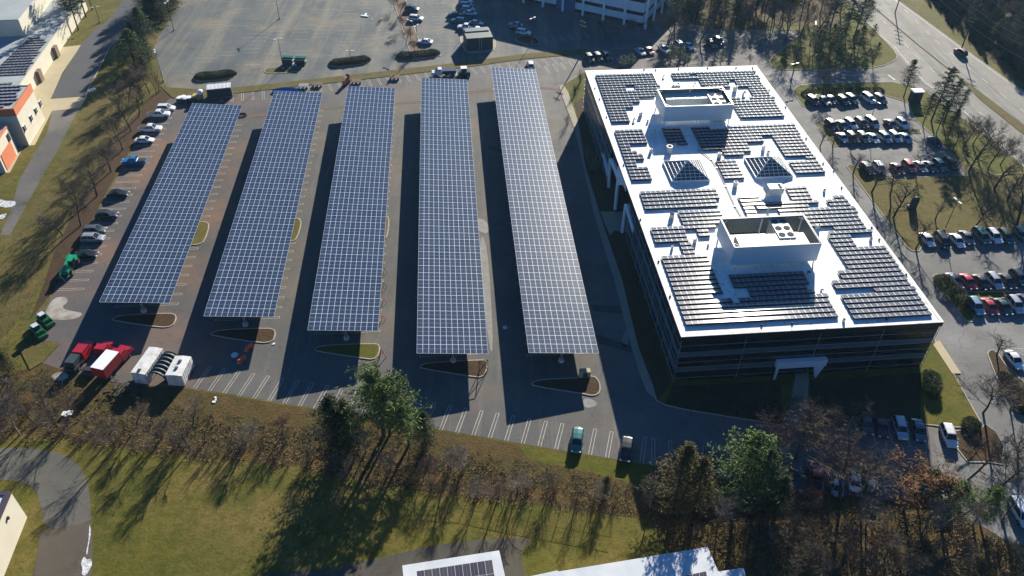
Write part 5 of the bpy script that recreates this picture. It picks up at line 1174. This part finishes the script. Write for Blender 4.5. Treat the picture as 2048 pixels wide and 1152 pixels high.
for i, (a1, b1) in enumerate(wires):
    A, B = G(*a1, 11), G(*b1, 11); n = 14
    pts = [A.lerp(B, k/n)-Vector((0, 0, 1.5*math.sin(math.pi*k/n))) for k in range(n+1)]
    g = MB()
    for k in range(n): g.tube(pts[k], pts[k+1], .035, n=3, cap=False)
    g.build('power_line', M['steel'], label='power line over the wood, %s from the highway' % ordn(i), cat='power line', group='power lines over the wood')
# chain-link fence along the lower thicket, left field fence
def fence(pts, h, lab, mat, name='mesh_fence'):
    W_ = [G(*p) for p in pts]; o = W_[0]; rt = empty(name, o, 0, lab, 'fence'); g = MB(); r_ = MB()
    for a1, b1 in zip(W_[:-1], W_[1:]):
        n = max(1, int((b1-a1).length/3))
        for k in range(n):
            p, q = a1.lerp(b1, k/n)-o, a1.lerp(b1, (k+1)/n)-o
            pst = MB(); pst.tube((p.x, p.y, 0), (p.x, p.y, h), .05, n=5)
            g.faces(pst.v, pst.f)
            r_.tube((p.x, p.y, h), (q.x, q.y, h), .03, n=3, cap=False)
            r_.tube((p.x, p.y, h*.5), (q.x, q.y, h*.5), .015, n=3, cap=False)
            m_ = 14
            for j in range(m_):
                u = p.lerp(q, j/m_); v_ = p.lerp(q, (j+1)/m_)
                r_.tube((u.x, u.y, .1), (v_.x, v_.y, h), .008, n=3, cap=False); r_.tube((v_.x, v_.y, .1), (u.x, u.y, h), .008, n=3, cap=False)
    g.build('posts', mat, rt); r_.build('mesh', mat, rt)
fence([(865, 985), (940, 990), (1010, 1005), (1120, 1025), (1230, 1045)], 1.9, 'green mesh fence along the lower edge of the thicket', M['teal'])
fence([(45, 575), (75, 520), (100, 480)], 1.6, 'green mesh fence on the grass at the left', M['teal'])
# dry grass blades etc below ------------------------------------------------ vegetation
def bare_tree(seed, h, spread=.45, levels=4, kids=(6, 6, 6, 5), lean=.1, r0=None, up=.35, trunkfrac=.30):
    R = random.Random(seed); tr = MB(); tw = MB(); r0 = r0 or h*.016
    def grow(p, d, ln, r, lv):
        mb = tr if lv < 2 else tw; seg = 3 if lv < 2 else 2; pts = [p]; dd = d.copy()
        for s_ in range(seg):
            dd = (dd+Vector((R.gauss(0, .12), R.gauss(0, .12), R.gauss(.03, .08)))).normalized(); q = pts[-1]+dd*ln/seg
            mb.tube(pts[-1], q, r*(1-.55*s_/seg), r*(1-.55*(s_+1)/seg), 6 if lv == 0 else (4 if lv < 2 else 3), cap=False); pts.append(q)
        if lv >= levels: return
        for k in range(kids[lv]):
            t = (trunkfrac if lv == 0 else .25)+(1-(trunkfrac if lv == 0 else .25))*(k+R.random())/kids[lv]; t = min(t, .99)
            i = min(seg-1, int(t*seg)); q = pts[i].lerp(pts[i+1], t*seg-i)
            ax = Vector((R.gauss(0, 1), R.gauss(0, 1), 0)).normalized(); 
            nd = (dd*(.55+up)+ax*(spread*1.5+R.random()*.5)+Vector((0, 0, up*.5))).normalized()
            grow(q, nd, ln*R.uniform(.45, .72)*(1.0 if lv else .85)*(1.1-.45*t if lv == 0 else 1), max(r*(.42 if lv == 0 else .45), .014), lv+1)
    grow(Vector((0, 0, 0)), Vector((R.gauss(0, lean), R.gauss(0, lean), 1)).normalized(), h*.62, r0, 0)
    return tr, tw
def leaf_clump(mb, c, r, n, size, R, flat=.6):
    for _ in range(n):
        d = Vector((R.gauss(0, 1), R.gauss(0, 1), R.gauss(0, flat))); d = d.normalized()*r*(R.random()**.5); p = c+d
        a_ = Vector((R.gauss(0, 1), R.gauss(0, 1), R.gauss(0, .5))).normalized()*size*R.uniform(.6, 1.3); b_ = Vector((R.gauss(0, 1), R.gauss(0, 1), R.gauss(0, .8))).normalized()*size*R.uniform(.3, .7)
        mb.face([p-a_, p+b_, p+a_])
def pine(seed, h, crown0=.3, rad_=.30, nb=56, leaf=.20, per=84, shape='pine'):
    R = random.Random(seed); tr = MB(); cr = MB()
    bend = Vector((R.gauss(0, .03), R.gauss(0, .03), 0))*h
    P_ = lambda t: Vector((bend.x*t*t, bend.y*t*t, h*t))
    for k in range(6): tr.tube(P_(k/6), P_((k+1)/6), h*.016*(1-k/6.5), h*.016*(1-(k+1)/6.5), 6, cap=False)
    for k in range(nb):
        t = crown0+(1-crown0)*((k+R.random())/nb); s_ = (t-crown0)/(1-crown0)
        if shape == 'pine': rr = h*rad_*(1-s_)**.55*(.45+.75*R.random())*(.55+.45*min(1, s_*4))
        else: rr = h*rad_*(1-s_)**.75*(.75+.4*R.random())*(.6+.4*min(1, s_*5))
        a_ = k*2.4+R.random(); d = Vector((math.cos(a_), math.sin(a_), R.uniform(-.05, .35) if shape == 'pine' else R.uniform(.1, .6)))
        p0 = P_(t); p1 = p0+d*rr; tr.tube(p0, p1, h*.005, h*.0015, 3, cap=False)
        m_ = 3
        for j in range(m_): leaf_clump(cr, p0.lerp(p1, (j+1)/m_), max(.35, rr*(.30 if shape == 'pine' else .34)), per//m_+2, leaf, R, .35 if shape == 'pine' else .7)
    leaf_clump(cr, P_(.98), h*.04, per//2, leaf, R)
    return tr, cr
def shrub(seed, h, n=12, kids=5, spread=.55):
    R = random.Random(seed); tr = MB(); tw = MB()
    for k in range(n):
        a_ = R.random()*6.28; d = Vector((math.cos(a_)*spread*R.random(), math.sin(a_)*spread*R.random(), 1)).normalized(); p = Vector((R.gauss(0, .3), R.gauss(0, .3), 0)); ln = h*R.uniform(.6, 1)
        q = p+d*ln; tr.tube(p, q, .045, .012, 3, cap=False)
        for j in range(kids):
            t = .2+.8*R.random(); b0 = p.lerp(q, t); dd = (d+Vector((R.gauss(0, .55), R.gauss(0, .55), R.gauss(.1, .3)))).normalized(); e = b0+dd*ln*R.uniform(.2, .45); tw.tube(b0, e, .022, .008, 3, cap=False)
            for i in range(4):
                f0 = b0.lerp(e, R.uniform(.2, 1)); ee = f0+(dd+Vector((R.gauss(0, .7), R.gauss(0, .7), R.gauss(.1, .4)))).normalized()*ln*R.uniform(.08, .22); tw.tube(f0, ee, .013, .006, 3, cap=False)
    return tr, tw
TREES = {}
def reg(key, pairs, m1, m2): TREES[key] = [(a_.mesh('trunk', m1), b_.mesh('crown', m2)) for a_, b_ in pairs]
bt = [bare_tree(s_, 10, .55, 4, (8, 6, 6, 5)) for s_ in range(6)]
reg('bare', bt, M['bark'], M['twig'])
TREES['barepale'] = []
for a_, b_ in bt[:4]: TREES['barepale'].append((a_.mesh('trunk', M['twigpale']), b_.mesh('crown', M['twigpale'])))
TREES['barered'] = []
for a_, b_ in bt[2:6]: TREES['barered'].append((a_.mesh('trunk', M['bark']), b_.mesh('crown', M['twigred'])))
op = [bare_tree(60+s_, 10, .75, 3, (9, 6, 6, 0), up=.3, trunkfrac=.25, r0=.22) for s_ in range(4)]
reg('open', op, M['bark'], M['bark'])
pn = [pine(s_, 12) for s_ in range(20, 24)]
reg('pine', pn, M['bark'], M['pine'])
TREES['brightpine'] = [(a_.mesh('trunk', M['bark']), b_.mesh('crown', M['brightpine'])) for a_, b_ in pn]
cdm = [pine(s_, 10, .05, .26, 90, .17, 75, 'cedar') for s_ in range(30, 33)]
TREES['fir'] = [(a_.mesh('trunk', M['bark']), b_.mesh('crown', M['pine'])) for a_, b_ in cdm]
reg('cedar', cdm, M['bark'], M['cedar'])
TREES['rustcedar'] = [(a_.mesh('trunk', M['bark']), b_.mesh('crown', M['rustcedar'])) for a_, b_ in cdm]
sh_ = [shrub(s_, 4) for s_ in range(40, 45)]
for k, m_ in (('shrub', 'twig'), ('shrubred', 'twigred'), ('shrubbrown', 'twigbrown'), ('shrubpale', 'twigpale')): TREES[k] = [(a_.mesh('trunk', M['bark']), b_.mesh('crown', M[m_])) for a_, b_ in sh_]
def oak(seed):
    tr, tw = bare_tree(seed, 10, .7, 3, (9, 6, 6, 0), up=.25, trunkfrac=.25, r0=.18); R = random.Random(seed); cr = MB(); vs = tw.v
    for _ in range(420):
        p = Vector(vs[R.randrange(len(vs))]); leaf_clump(cr, p, .45, 14, .17, R)
    cr.faces(tw.v, tw.f, 1); return tr, cr
TREES['oak'] = [(a_.mesh('trunk', M['bark']), b_.mesh('crown', [M['oakleaf'], M['twigbrown']])) for a_, b_ in [oak(77)]]
def bush(seed, key):
    R = random.Random(seed); cr = MB(); st_ = MB()
    for k in range(26):
        d = Vector((R.gauss(0, .45), R.gauss(0, .45), abs(R.gauss(.5, .3)))); st_.tube((0, 0, 0), d, .03, .01, 3, cap=False); leaf_clump(cr, d, .32, 34, .10, R, .8)
    return st_, cr
bs = [bush(s_, 0) for s_ in range(3)]
for k, m_ in (('bushgreen', 'shrubgreen'), ('bushhedge', 'hedge'), ('bushbrown', 'brush')): TREES[k] = [(a_.mesh('stems', M['bark']), b_.mesh('foliage', M[m_])) for a_, b_ in bs]
BASEH = {'fir': 10, 'bare': 10, 'barepale': 10, 'barered': 10, 'open': 10, 'pine': 12, 'brightpine': 12, 'cedar': 10, 'rustcedar': 10, 'shrub': 4, 'shrubred': 4, 'shrubbrown': 4, 'shrubpale': 4, 'oak': 10, 'bushgreen': 1.3, 'bushhedge': 1.3, 'bushbrown': 1.3}
NM = {'fir': ('fir_tree', 'tree'), 'bare': ('bare_tree', 'tree'), 'barepale': ('bare_tree', 'tree'), 'barered': ('bare_tree', 'tree'), 'open': ('bare_tree', 'tree'), 'pine': ('pine_tree', 'tree'), 'brightpine': ('pine_tree', 'tree'), 'cedar': ('cedar_tree', 'tree'), 'rustcedar': ('cedar_tree', 'tree'), 'shrub': ('bare_shrub', 'shrub'), 'shrubred': ('bare_shrub', 'shrub'), 'shrubbrown': ('bare_shrub', 'shrub'), 'shrubpale': ('bare_shrub', 'shrub'), 'oak': ('oak_tree', 'tree'), 'bushgreen': ('bush', 'bush'), 'bushhedge': ('bush', 'bush'), 'bushbrown': ('bush', 'bush')}
DESC = {'fir': 'green bushy evergreen', 'bare': 'bare grey tree', 'barepale': 'bare pale tree', 'barered': 'bare reddish tree', 'open': 'open limbed bare tree', 'pine': 'dark green pine', 'brightpine': 'bright green pine', 'cedar': 'dense dark cedar', 'rustcedar': 'rusty green cedar', 'shrub': 'leafless grey shrub', 'shrubred': 'leafless reddish shrub', 'shrubbrown': 'leafless brown shrub', 'shrubpale': 'leafless pale shrub', 'oak': 'orange leaved oak', 'bushgreen': 'green bush', 'bushhedge': 'dark green bush', 'bushbrown': 'dry brown bush'}
TR = random.Random(99)
def plant(px, kind, h, label, group=None, wide=1.0, pos=None):
    v = TREES[kind]; a_, b_ = v[TR.randrange(len(v))]; p = pos or G(*px); s_ = h/BASEH[kind]
    rt = empty(NM[kind][0], (p.x, p.y, 0), TR.random()*6.28, label, NM[kind][1], group); rt.scale = (s_*wide, s_*wide, s_)
    inst(a_, 'trunk' if a_.name.startswith('trunk') else 'stems', rt); inst(b_, 'crown' if b_.name.startswith('crown') else 'foliage', rt)
def plants(lst, where, group, rev=False):
    for i, q in enumerate(sorted(lst, key=lambda t: t[0])):
        plant((q[0], q[1]), q[2], q[3], '%s, %s from the left %s' % (DESC[q[2]], ordn(i), where), group, q[4] if len(q) > 4 else 1.0)
plants([(162, 451, 'bare', 12), (194, 393, 'bare', 11.5), (222, 343, 'bare', 11), (246, 300, 'bare', 11), (262, 262, 'bare', 11), (278, 232, 'bare', 10.5), (286, 205, 'barered', 9), (300, 188, 'bare', 10), (258, 205, 'bare', 10), (240, 225, 'bare', 9), (268, 175, 'barered', 9), (316, 184, 'shrub', 8, .6), (150, 410, 'bare', 8), (125, 470, 'bare', 9)], 'beside the cars at the left kerb', 'bare trees along the left kerb')
plants([(272, 134, 'fir', 11, 2.1), (250, 126, 'fir', 7, 1.8), (298, 122, 'fir', 7, 1.8), (288, 78, 'fir', 10, 2.0), (268, 90, 'fir', 7, 1.8), (322, 45, 'cedar', 11, 2), (302, 44, 'fir', 10, 2), (338, 25, 'cedar', 11, 1.9), (348, 8, 'cedar', 10, 1.8), (312, 15, 'fir', 11, 2), (290, 146, 'fir', 5, 1.8), (328, -4, 'cedar', 12, 2)], 'beside the old lot', 'evergreens beside the old lot')
plants([(157, 60, 'pine', 16), (172, 34, 'pine', 15), (140, 40, 'pine', 14), (185, 20, 'pine', 13)], 'of the pines by the cream building', 'pines by the cream building')
plants([(678, 908, 'cedar', 14, 1.35), (698, 900, 'cedar', 12, 1.3), (768, 872, 'brightpine', 16, 1.5), (780, 868, 'brightpine', 13, 1.4), (818, 890, 'brightpine', 10, 1.6), (852, 893, 'cedar', 8, 1.3), (1345, 1012, 'rustcedar', 15, 1.2), (1388, 1015, 'rustcedar', 12, 1.2), (1468, 1000, 'brightpine', 15, 1.5), (1505, 1000, 'pine', 13, 1.2), (1548, 1025, 'cedar', 9, 1.3), (1525, 1015, 'rustcedar', 8, 1.2), (1835, 1010, 'pine', 8, 1.3), (1880, 1045, 'brightpine', 9, 1.4), (1945, 1050, 'brightpine', 9, 1.4), (1210, 985, 'cedar', 4, 1.3)], 'along the lower edge', 'evergreens along the lower edge')
plant((1805, 1018), 'oak', 13, 'orange brown leaved oak below the front lawn', None, 1.25)
plants([(1545, 945, 'barered', 15), (1590, 925, 'bare', 13), (1680, 1000, 'bare', 18), (1650, 985, 'barered', 12), (1720, 990, 'bare', 13), (1510, 925, 'bare', 8), (1600, 870, 'bare', 9), (1650, 850, 'bare', 9), (1700, 850, 'bare', 8), (1570, 845, 'bare', 8), (1540, 1000, 'bare', 9)], 'in the shade below the office', 'bare trees in the building shade')
plants([(1000, 745-30, 'open', 7), (0, 0, 'open', 1)][:0], '', '')
plants([(1706, 348, 'open', 8), (1743, 385, 'open', 10), (1786, 436, 'open', 11), (1831, 498, 'open', 9), (1900, 352, 'open', 8), (1937, 345, 'open', 11), (1988, 378, 'open', 12), (2033, 452, 'open', 14), (1780, 390, 'open', 9), (1870, 440, 'open', 7), (1950, 455, 'open', 9), (2015, 400, 'open', 11), (1830, 352, 'open', 7), (1960, 420, 'open', 7)], 'on the dry lawn of the east lot', 'bare trees on the dry lawn')
plants([(1993, 712, 'open', 7), (1966, 826, 'bare', 11, 1.2), (1640, 292, 'open', 7), (1665, 292, 'open', 7), (1648, 190, 'bare', 9), (1588, 142, 'bare', 9), (1936, 960, 'bare', 13), (1990, 985, 'bare', 12), (2020, 820, 'bare', 9), (2035, 940, 'bare', 10), (1700, 292, 'open', 6)], 'of the scattered ones around the east lot', 'scattered bare trees of the east lot')
plants([(1807, 194, 'pine', 11), (1862, 243, 'pine', 15), (1885, 250, 'pine', 13), (1845, 250, 'pine', 9), (1912, 232, 'pine', 8), (1872, 268, 'pine', 9), (1895, 275, 'cedar', 8, 1.2)], 'beside the highway entrance', 'pines by the highway entrance')
plants([(1925, 300, 'bare', 11), (1955, 320, 'bare', 12), (1945, 290, 'bare', 10), (1975, 340, 'bare', 11), (2000, 330, 'bare', 10), (1905, 300, 'bare', 9), (2040, 370, 'bare', 12)], 'beside the highway bend', 'bare trees beside the highway')
gro = [(1600, 72, 'bare', 13), (1570, 85, 'bare', 14), (1633, 68, 'bare', 15), (1660, 58, 'pine', 17), (1690, 72, 'pine', 17), (1707, 78, 'pine', 16), (1655, 120, 'brightpine', 11), (1670, 128, 'brightpine', 10), (1740, 85, 'pine', 6), (1745, 130, 'pine', 7), (1715, 108, 'pine', 9), (1700, 118, 'pine', 9), (1625, 118, 'pine', 9), (1640, 105, 'pine', 10), (1680, 95, 'brightpine', 11), (1725, 60, 'pine', 11), (1600, 40, 'pine', 13), (1640, 30, 'pine', 14), (1680, 25, 'pine', 15), (1615, 20, 'bare', 14)]
for i in range(62):
    gro.append((TR.uniform(1345, 1590), TR.uniform(-35, 58), TR.choice(['pine', 'pine', 'pine', 'bare', 'bare', 'barered']), TR.uniform(9, 13.5)))
plants(gro, 'in the grove at the top right', 'trees of the grove')
plants([(1212, 78, 'barered', 7, 1.1), (1230, 75, 'barered', 5), (1260, 60, 'bare', 5), (1335, 88, 'bare', 11), (1348, 84, 'bare', 12), (1400, 84, 'open', 11), (1160, 60, 'bare', 4), (1300, 70, 'bare', 6)], 'in front of the white office', 'trees by the white office')
plants([(1245, 136, 'pine', 4, 1.6), (1262, 134, 'pine', 4, 1.6), (1340, 130, 'pine', 6, 1.5), (1358, 128, 'pine', 6, 1.5), (1375, 132, 'pine', 4, 1.5), (1440, 134, 'pine', 5, 1.5), (1425, 134, 'bushhedge', 1.5, 1.2), (1500, 132, 'barered', 4)], 'behind the far roof edge', 'evergreens behind the office')
wd = []
for i in range(150):
    y = TR.uniform(-40, 165); x = TR.uniform(1878+y*1.05, 2120)
    wd.append((x, y, TR.choice(['pine', 'cedar', 'bare', 'fir', 'barered', 'bare', 'pine']), TR.uniform(6.5, 9.5)))
plants(wd, 'in the wood beyond the highway', 'trees of the wood beyond the highway')
plants([(790, 20, 'bare', 6), (812, 90, 'bare', 6), (808, 60, 'bare', 6), (800, 30, 'bare', 6), (830, 108, 'bare', 5)], 'on the brown median', 'thin trees on the brown median')
plants([(1175, 335, 'shrubpale', 4), (1185, 350, 'shrubpale', 4.5), (1178, 318, 'shrubpale', 3.5), (1135, 250, 'shrubred', 3), (1160, 165, 'shrubred', 4), (1150, 190, 'shrubred', 3)], 'beside the office wall', 'shrubs by the office wall')
# hedges of single bushes
def bushes(pts, kind, h, step, where, group, jit=.4):
    W_ = [G(*p) for p in pts]; i = 0
    for a1, b1 in zip(W_[:-1], W_[1:]):
        n = max(1, int((b1-a1).length/step))
        for k in range(n):
            p = a1.lerp(b1, k/n)+Vector((TR.uniform(-jit, jit), TR.uniform(-jit, jit), 0))
            plant(None, kind, h*TR.uniform(.85, 1.15), '%s, %s from the left %s' % (DESC[kind], ordn(i), where), group, 1.25, pos=p); i += 1
def hedge(pts, wd_, h, lab, mat='hedge', seed=0):
    W_ = [G(*p) for p in pts]; o = W_[0]; R = random.Random(seed); cr = MB(); st_ = MB()
    tot = sum((b1-a1).length for a1, b1 in zip(W_[:-1], W_[1:])); acc = 0
    for a1, b1 in zip(W_[:-1], W_[1:]):
        L_ = (b1-a1).length; n = int(L_*wd_*62); d = (b1-a1).normalized(); nn = Vector((-d.y, d.x, 0))
        for k in range(int(L_/1.2)): p = a1+d*(k*1.2+.3)-o; st_.tube((p.x, p.y, 0), (p.x, p.y, h*.7), .05, .02, 4, cap=False)
        for k in range(n):
            u = R.random(); v = R.uniform(-1, 1); s_ = acc+u*L_; e = min(1, (min(s_, tot-s_)/2.2)**.6+.15); lump = .9+.18*mn.noise(Vector((s_*.8, v, seed)))
            zt = h*(1-.35*abs(v)**4)*e*lump*(.93+.12*R.random()); z = zt if R.random() < .6 else zt*R.random()
            p = a1+d*(u*L_)+nn*(v*wd_/2*e)-o; leaf_clump(cr, Vector((p.x, p.y, z)), .2, 6, .15, R, .8)
        acc += L_
    rt = empty('hedge', (o.x, o.y, 0), 0, lab, 'hedge'); st_.build('stems', M['bark'], rt); cr.build('foliage', M[mat], rt)
hedge([(388, 156), (430, 153), (474, 148)], 3.8, 1.15, 'left dark clipped hedge on an island of the old lot')
hedge([(658, 129), (700, 125), (741, 119)], 3.8, 1.15, 'middle dark clipped hedge on an island of the old lot', seed=1)
hedge([(793, 114), (830, 113), (880, 106)], 3.8, 1.15, 'right dark clipped hedge at the foot of the brown median', seed=2)
hedge([(1602, 189), (1680, 187), (1768, 184)], 2.0, 1.5, 'long dark hedge behind the topmost row of the east lot', seed=3)
hedge([(1872, 556), (1905, 590), (1932, 622)], 3.4, 2.2, 'tall shaggy hedge casting a dark shadow on the east drive', 'shrubgreen', seed=4)
hedge([(1855, 745), (1862, 775), (1862, 800)], 3.0, 2.0, 'dark round hedge at the near right office corner', 'hedge', seed=5)
hedge([(1925, 865), (1955, 845)], 3.0, 1.6, 'dark green shrubs below the multi limbed bare tree', 'hedge', seed=6)
hedge([(2000, 745), (2030, 790), (2045, 830)], 2.6, 1.3, 'low green shrubs beside the white saloon at the right', 'shrubgreen', seed=7)
# lower thicket
def inpoly(x, y, P_):
    c_ = False; n = len(P_)
    for i in range(n):
        (x0, y0), (x1, y1) = P_[i], P_[i-1]
        if (y0 > y) != (y1 > y) and x < (x1-x0)*(y-y0)/(y1-y0)+x0: c_ = not c_
    return c_
T1 = [(-40, 800), (60, 812), (160, 835), (300, 845), (420, 850), (560, 868), (640, 890), (760, 905), (900, 925), (1010, 945), (1150, 980), (1300, 1000), (1330, 1035), (1100, 1020), (850, 985), (600, 940), (300, 905), (100, 885), (-40, 870)]
T2 = [(1300, 985), (1420, 1010), (1560, 1020), (1750, 1030), (1900, 1050), (2048, 1110), (2090, 1200), (1520, 1200), (1470, 1110), (1420, 1075), (1300, 1045)]
def scatter(poly_, n, kinds, hr, where, group, mind=10):
    xs = [p[0] for p in poly_]; ys = [p[1] for p in poly_]; out = []; tries = 0
    while len(out) < n and tries < 20000:
        tries += 1; x, y = TR.uniform(min(xs), max(xs)), TR.uniform(min(ys), max(ys))
        if inpoly(x, y, poly_) and all((x-q[0])**2+(y-q[1])**2 > mind**2 for q in out): out.append((x, y, TR.choice(kinds), TR.uniform(*hr)))
    plants(out, where, group)
scatter(T1, 50, ['shrub', 'shrub', 'shrubred', 'shrubbrown', 'shrubpale', 'shrubbrown'], (1.8, 3.6), 'in the thicket below the carports', 'shrubs of the lower thicket', 17)
scatter(T1, 22, ['bare', 'barepale', 'barered'], (4.5, 8), 'rising in the thicket below the carports', 'small trees of the lower thicket', 40)
scatter(T2, 28, ['shrub', 'shrubbrown', 'shrubred', 'shrubpale', 'shrubbrown', 'shrubbrown'], (1.8, 3.6), 'in the thicket at the lower right', 'shrubs of the lower right thicket', 17)
scatter(T2, 15, ['bare', 'bare', 'barepale', 'barered'], (6, 10), 'at the lower right', 'bare trees of the lower right thicket', 40)
plants([(15, 830, 'bare', 10), (75, 850, 'bare', 10), (40, 870, 'barepale', 9), (100, 830, 'bare', 9), (-20, 850, 'bare', 11), (130, 870, 'bare', 9), (0, 730, 'cedar', 6, 1.5), (18, 745, 'cedar', 5, 1.5)], 'at the lower left corner', 'trees at the lower left')
# ground brush, leaves and grass tufts (uncountable)
def cover(name, poly_, n, size, mat, seed, hh=.5):
    R = random.Random(seed); xs = [p[0] for p in poly_]; ys = [p[1] for p in poly_]; mb = MB(); k = 0
    while k < n:
        x, y = R.uniform(min(xs), max(xs)), R.uniform(min(ys), max(ys))
        if not inpoly(x, y, poly_): continue
        nz = mn.noise(Vector((x*.035, y*.05, seed)))
        k += 1
        if nz < -.12+R.random()*.1: continue
        p = G(x, y)
        for j in range(5):
            a_ = R.random()*6.28; d = Vector((math.cos(a_)*.5, math.sin(a_)*.5, R.uniform(.4, 1.3)*hh*2)); q = p+Vector((R.gauss(0, .4), R.gauss(0, .4), 0)); s_ = Vector((-math.sin(a_), math.cos(a_), 0))*size*R.uniform(.3, 1)
            mb.face([q-s_, q+s_, q+d*R.uniform(.5, 1.1)])
    return mb.build(name, mat, kind='stuff')
cover('dry_brush', [(-40, 795), (250, 830), (560, 860), (900, 910), (1100, 955), (1300, 980), (1330, 1030), (1100, 1020), (850, 990), (600, 945), (300, 910), (100, 890), (-40, 875)], 5000, .07, M['brush'], 1, .24)
cover('green_brush', [(-40, 720), (80, 740), (250, 800), (400, 820), (560, 850), (900, 895), (1300, 975), (1250, 1000), (900, 960), (560, 900), (250, 860), (-40, 820)], 3000, .07, M['brushgreen'], 2, .22)
cover('leaf_brush', [(1300, 960), (1560, 990), (1900, 1030), (2048, 1100), (2048, 1170), (1480, 1170), (1400, 1080), (1300, 1045)], 6500, .10, M['brush'], 3, .28)
cover('wood_undergrowth', [(1850, -20), (1900, 50), (1990, 110), (2060, 160), (2060, -30)], 5000, .35, M['cedar'], 4, 1.2)
cover('grass_tufts', [(-20, 420), (100, 330), (200, 200), (230, 150), (290, 170), (180, 430), (100, 590), (60, 700), (-20, 760)], 1800, .04, M['brushgreen'], 5, .14)


# ------------------------------------------------------------ haze
hz = MB(); hz.box((0, 380, 59), (1204, 1044, 122)); hm = bpy.data.materials.new('haze'); hm.use_nodes = True
hn = hm.node_tree; hn.nodes.remove(hn.nodes['Principled BSDF']); pv = hn.nodes.new('ShaderNodeVolumePrincipled')
pv.inputs['Color'].default_value = (.40, .68, 1, 1); pv.inputs['Density'].default_value = .00006; pv.inputs['Anisotropy'].default_value = .3
hn.links.new(pv.outputs[0], hn.nodes['Material Output'].inputs['Volume'])
ho = hz.build('haze', hm, kind='stuff'); ho.display_type = 'WIRE'
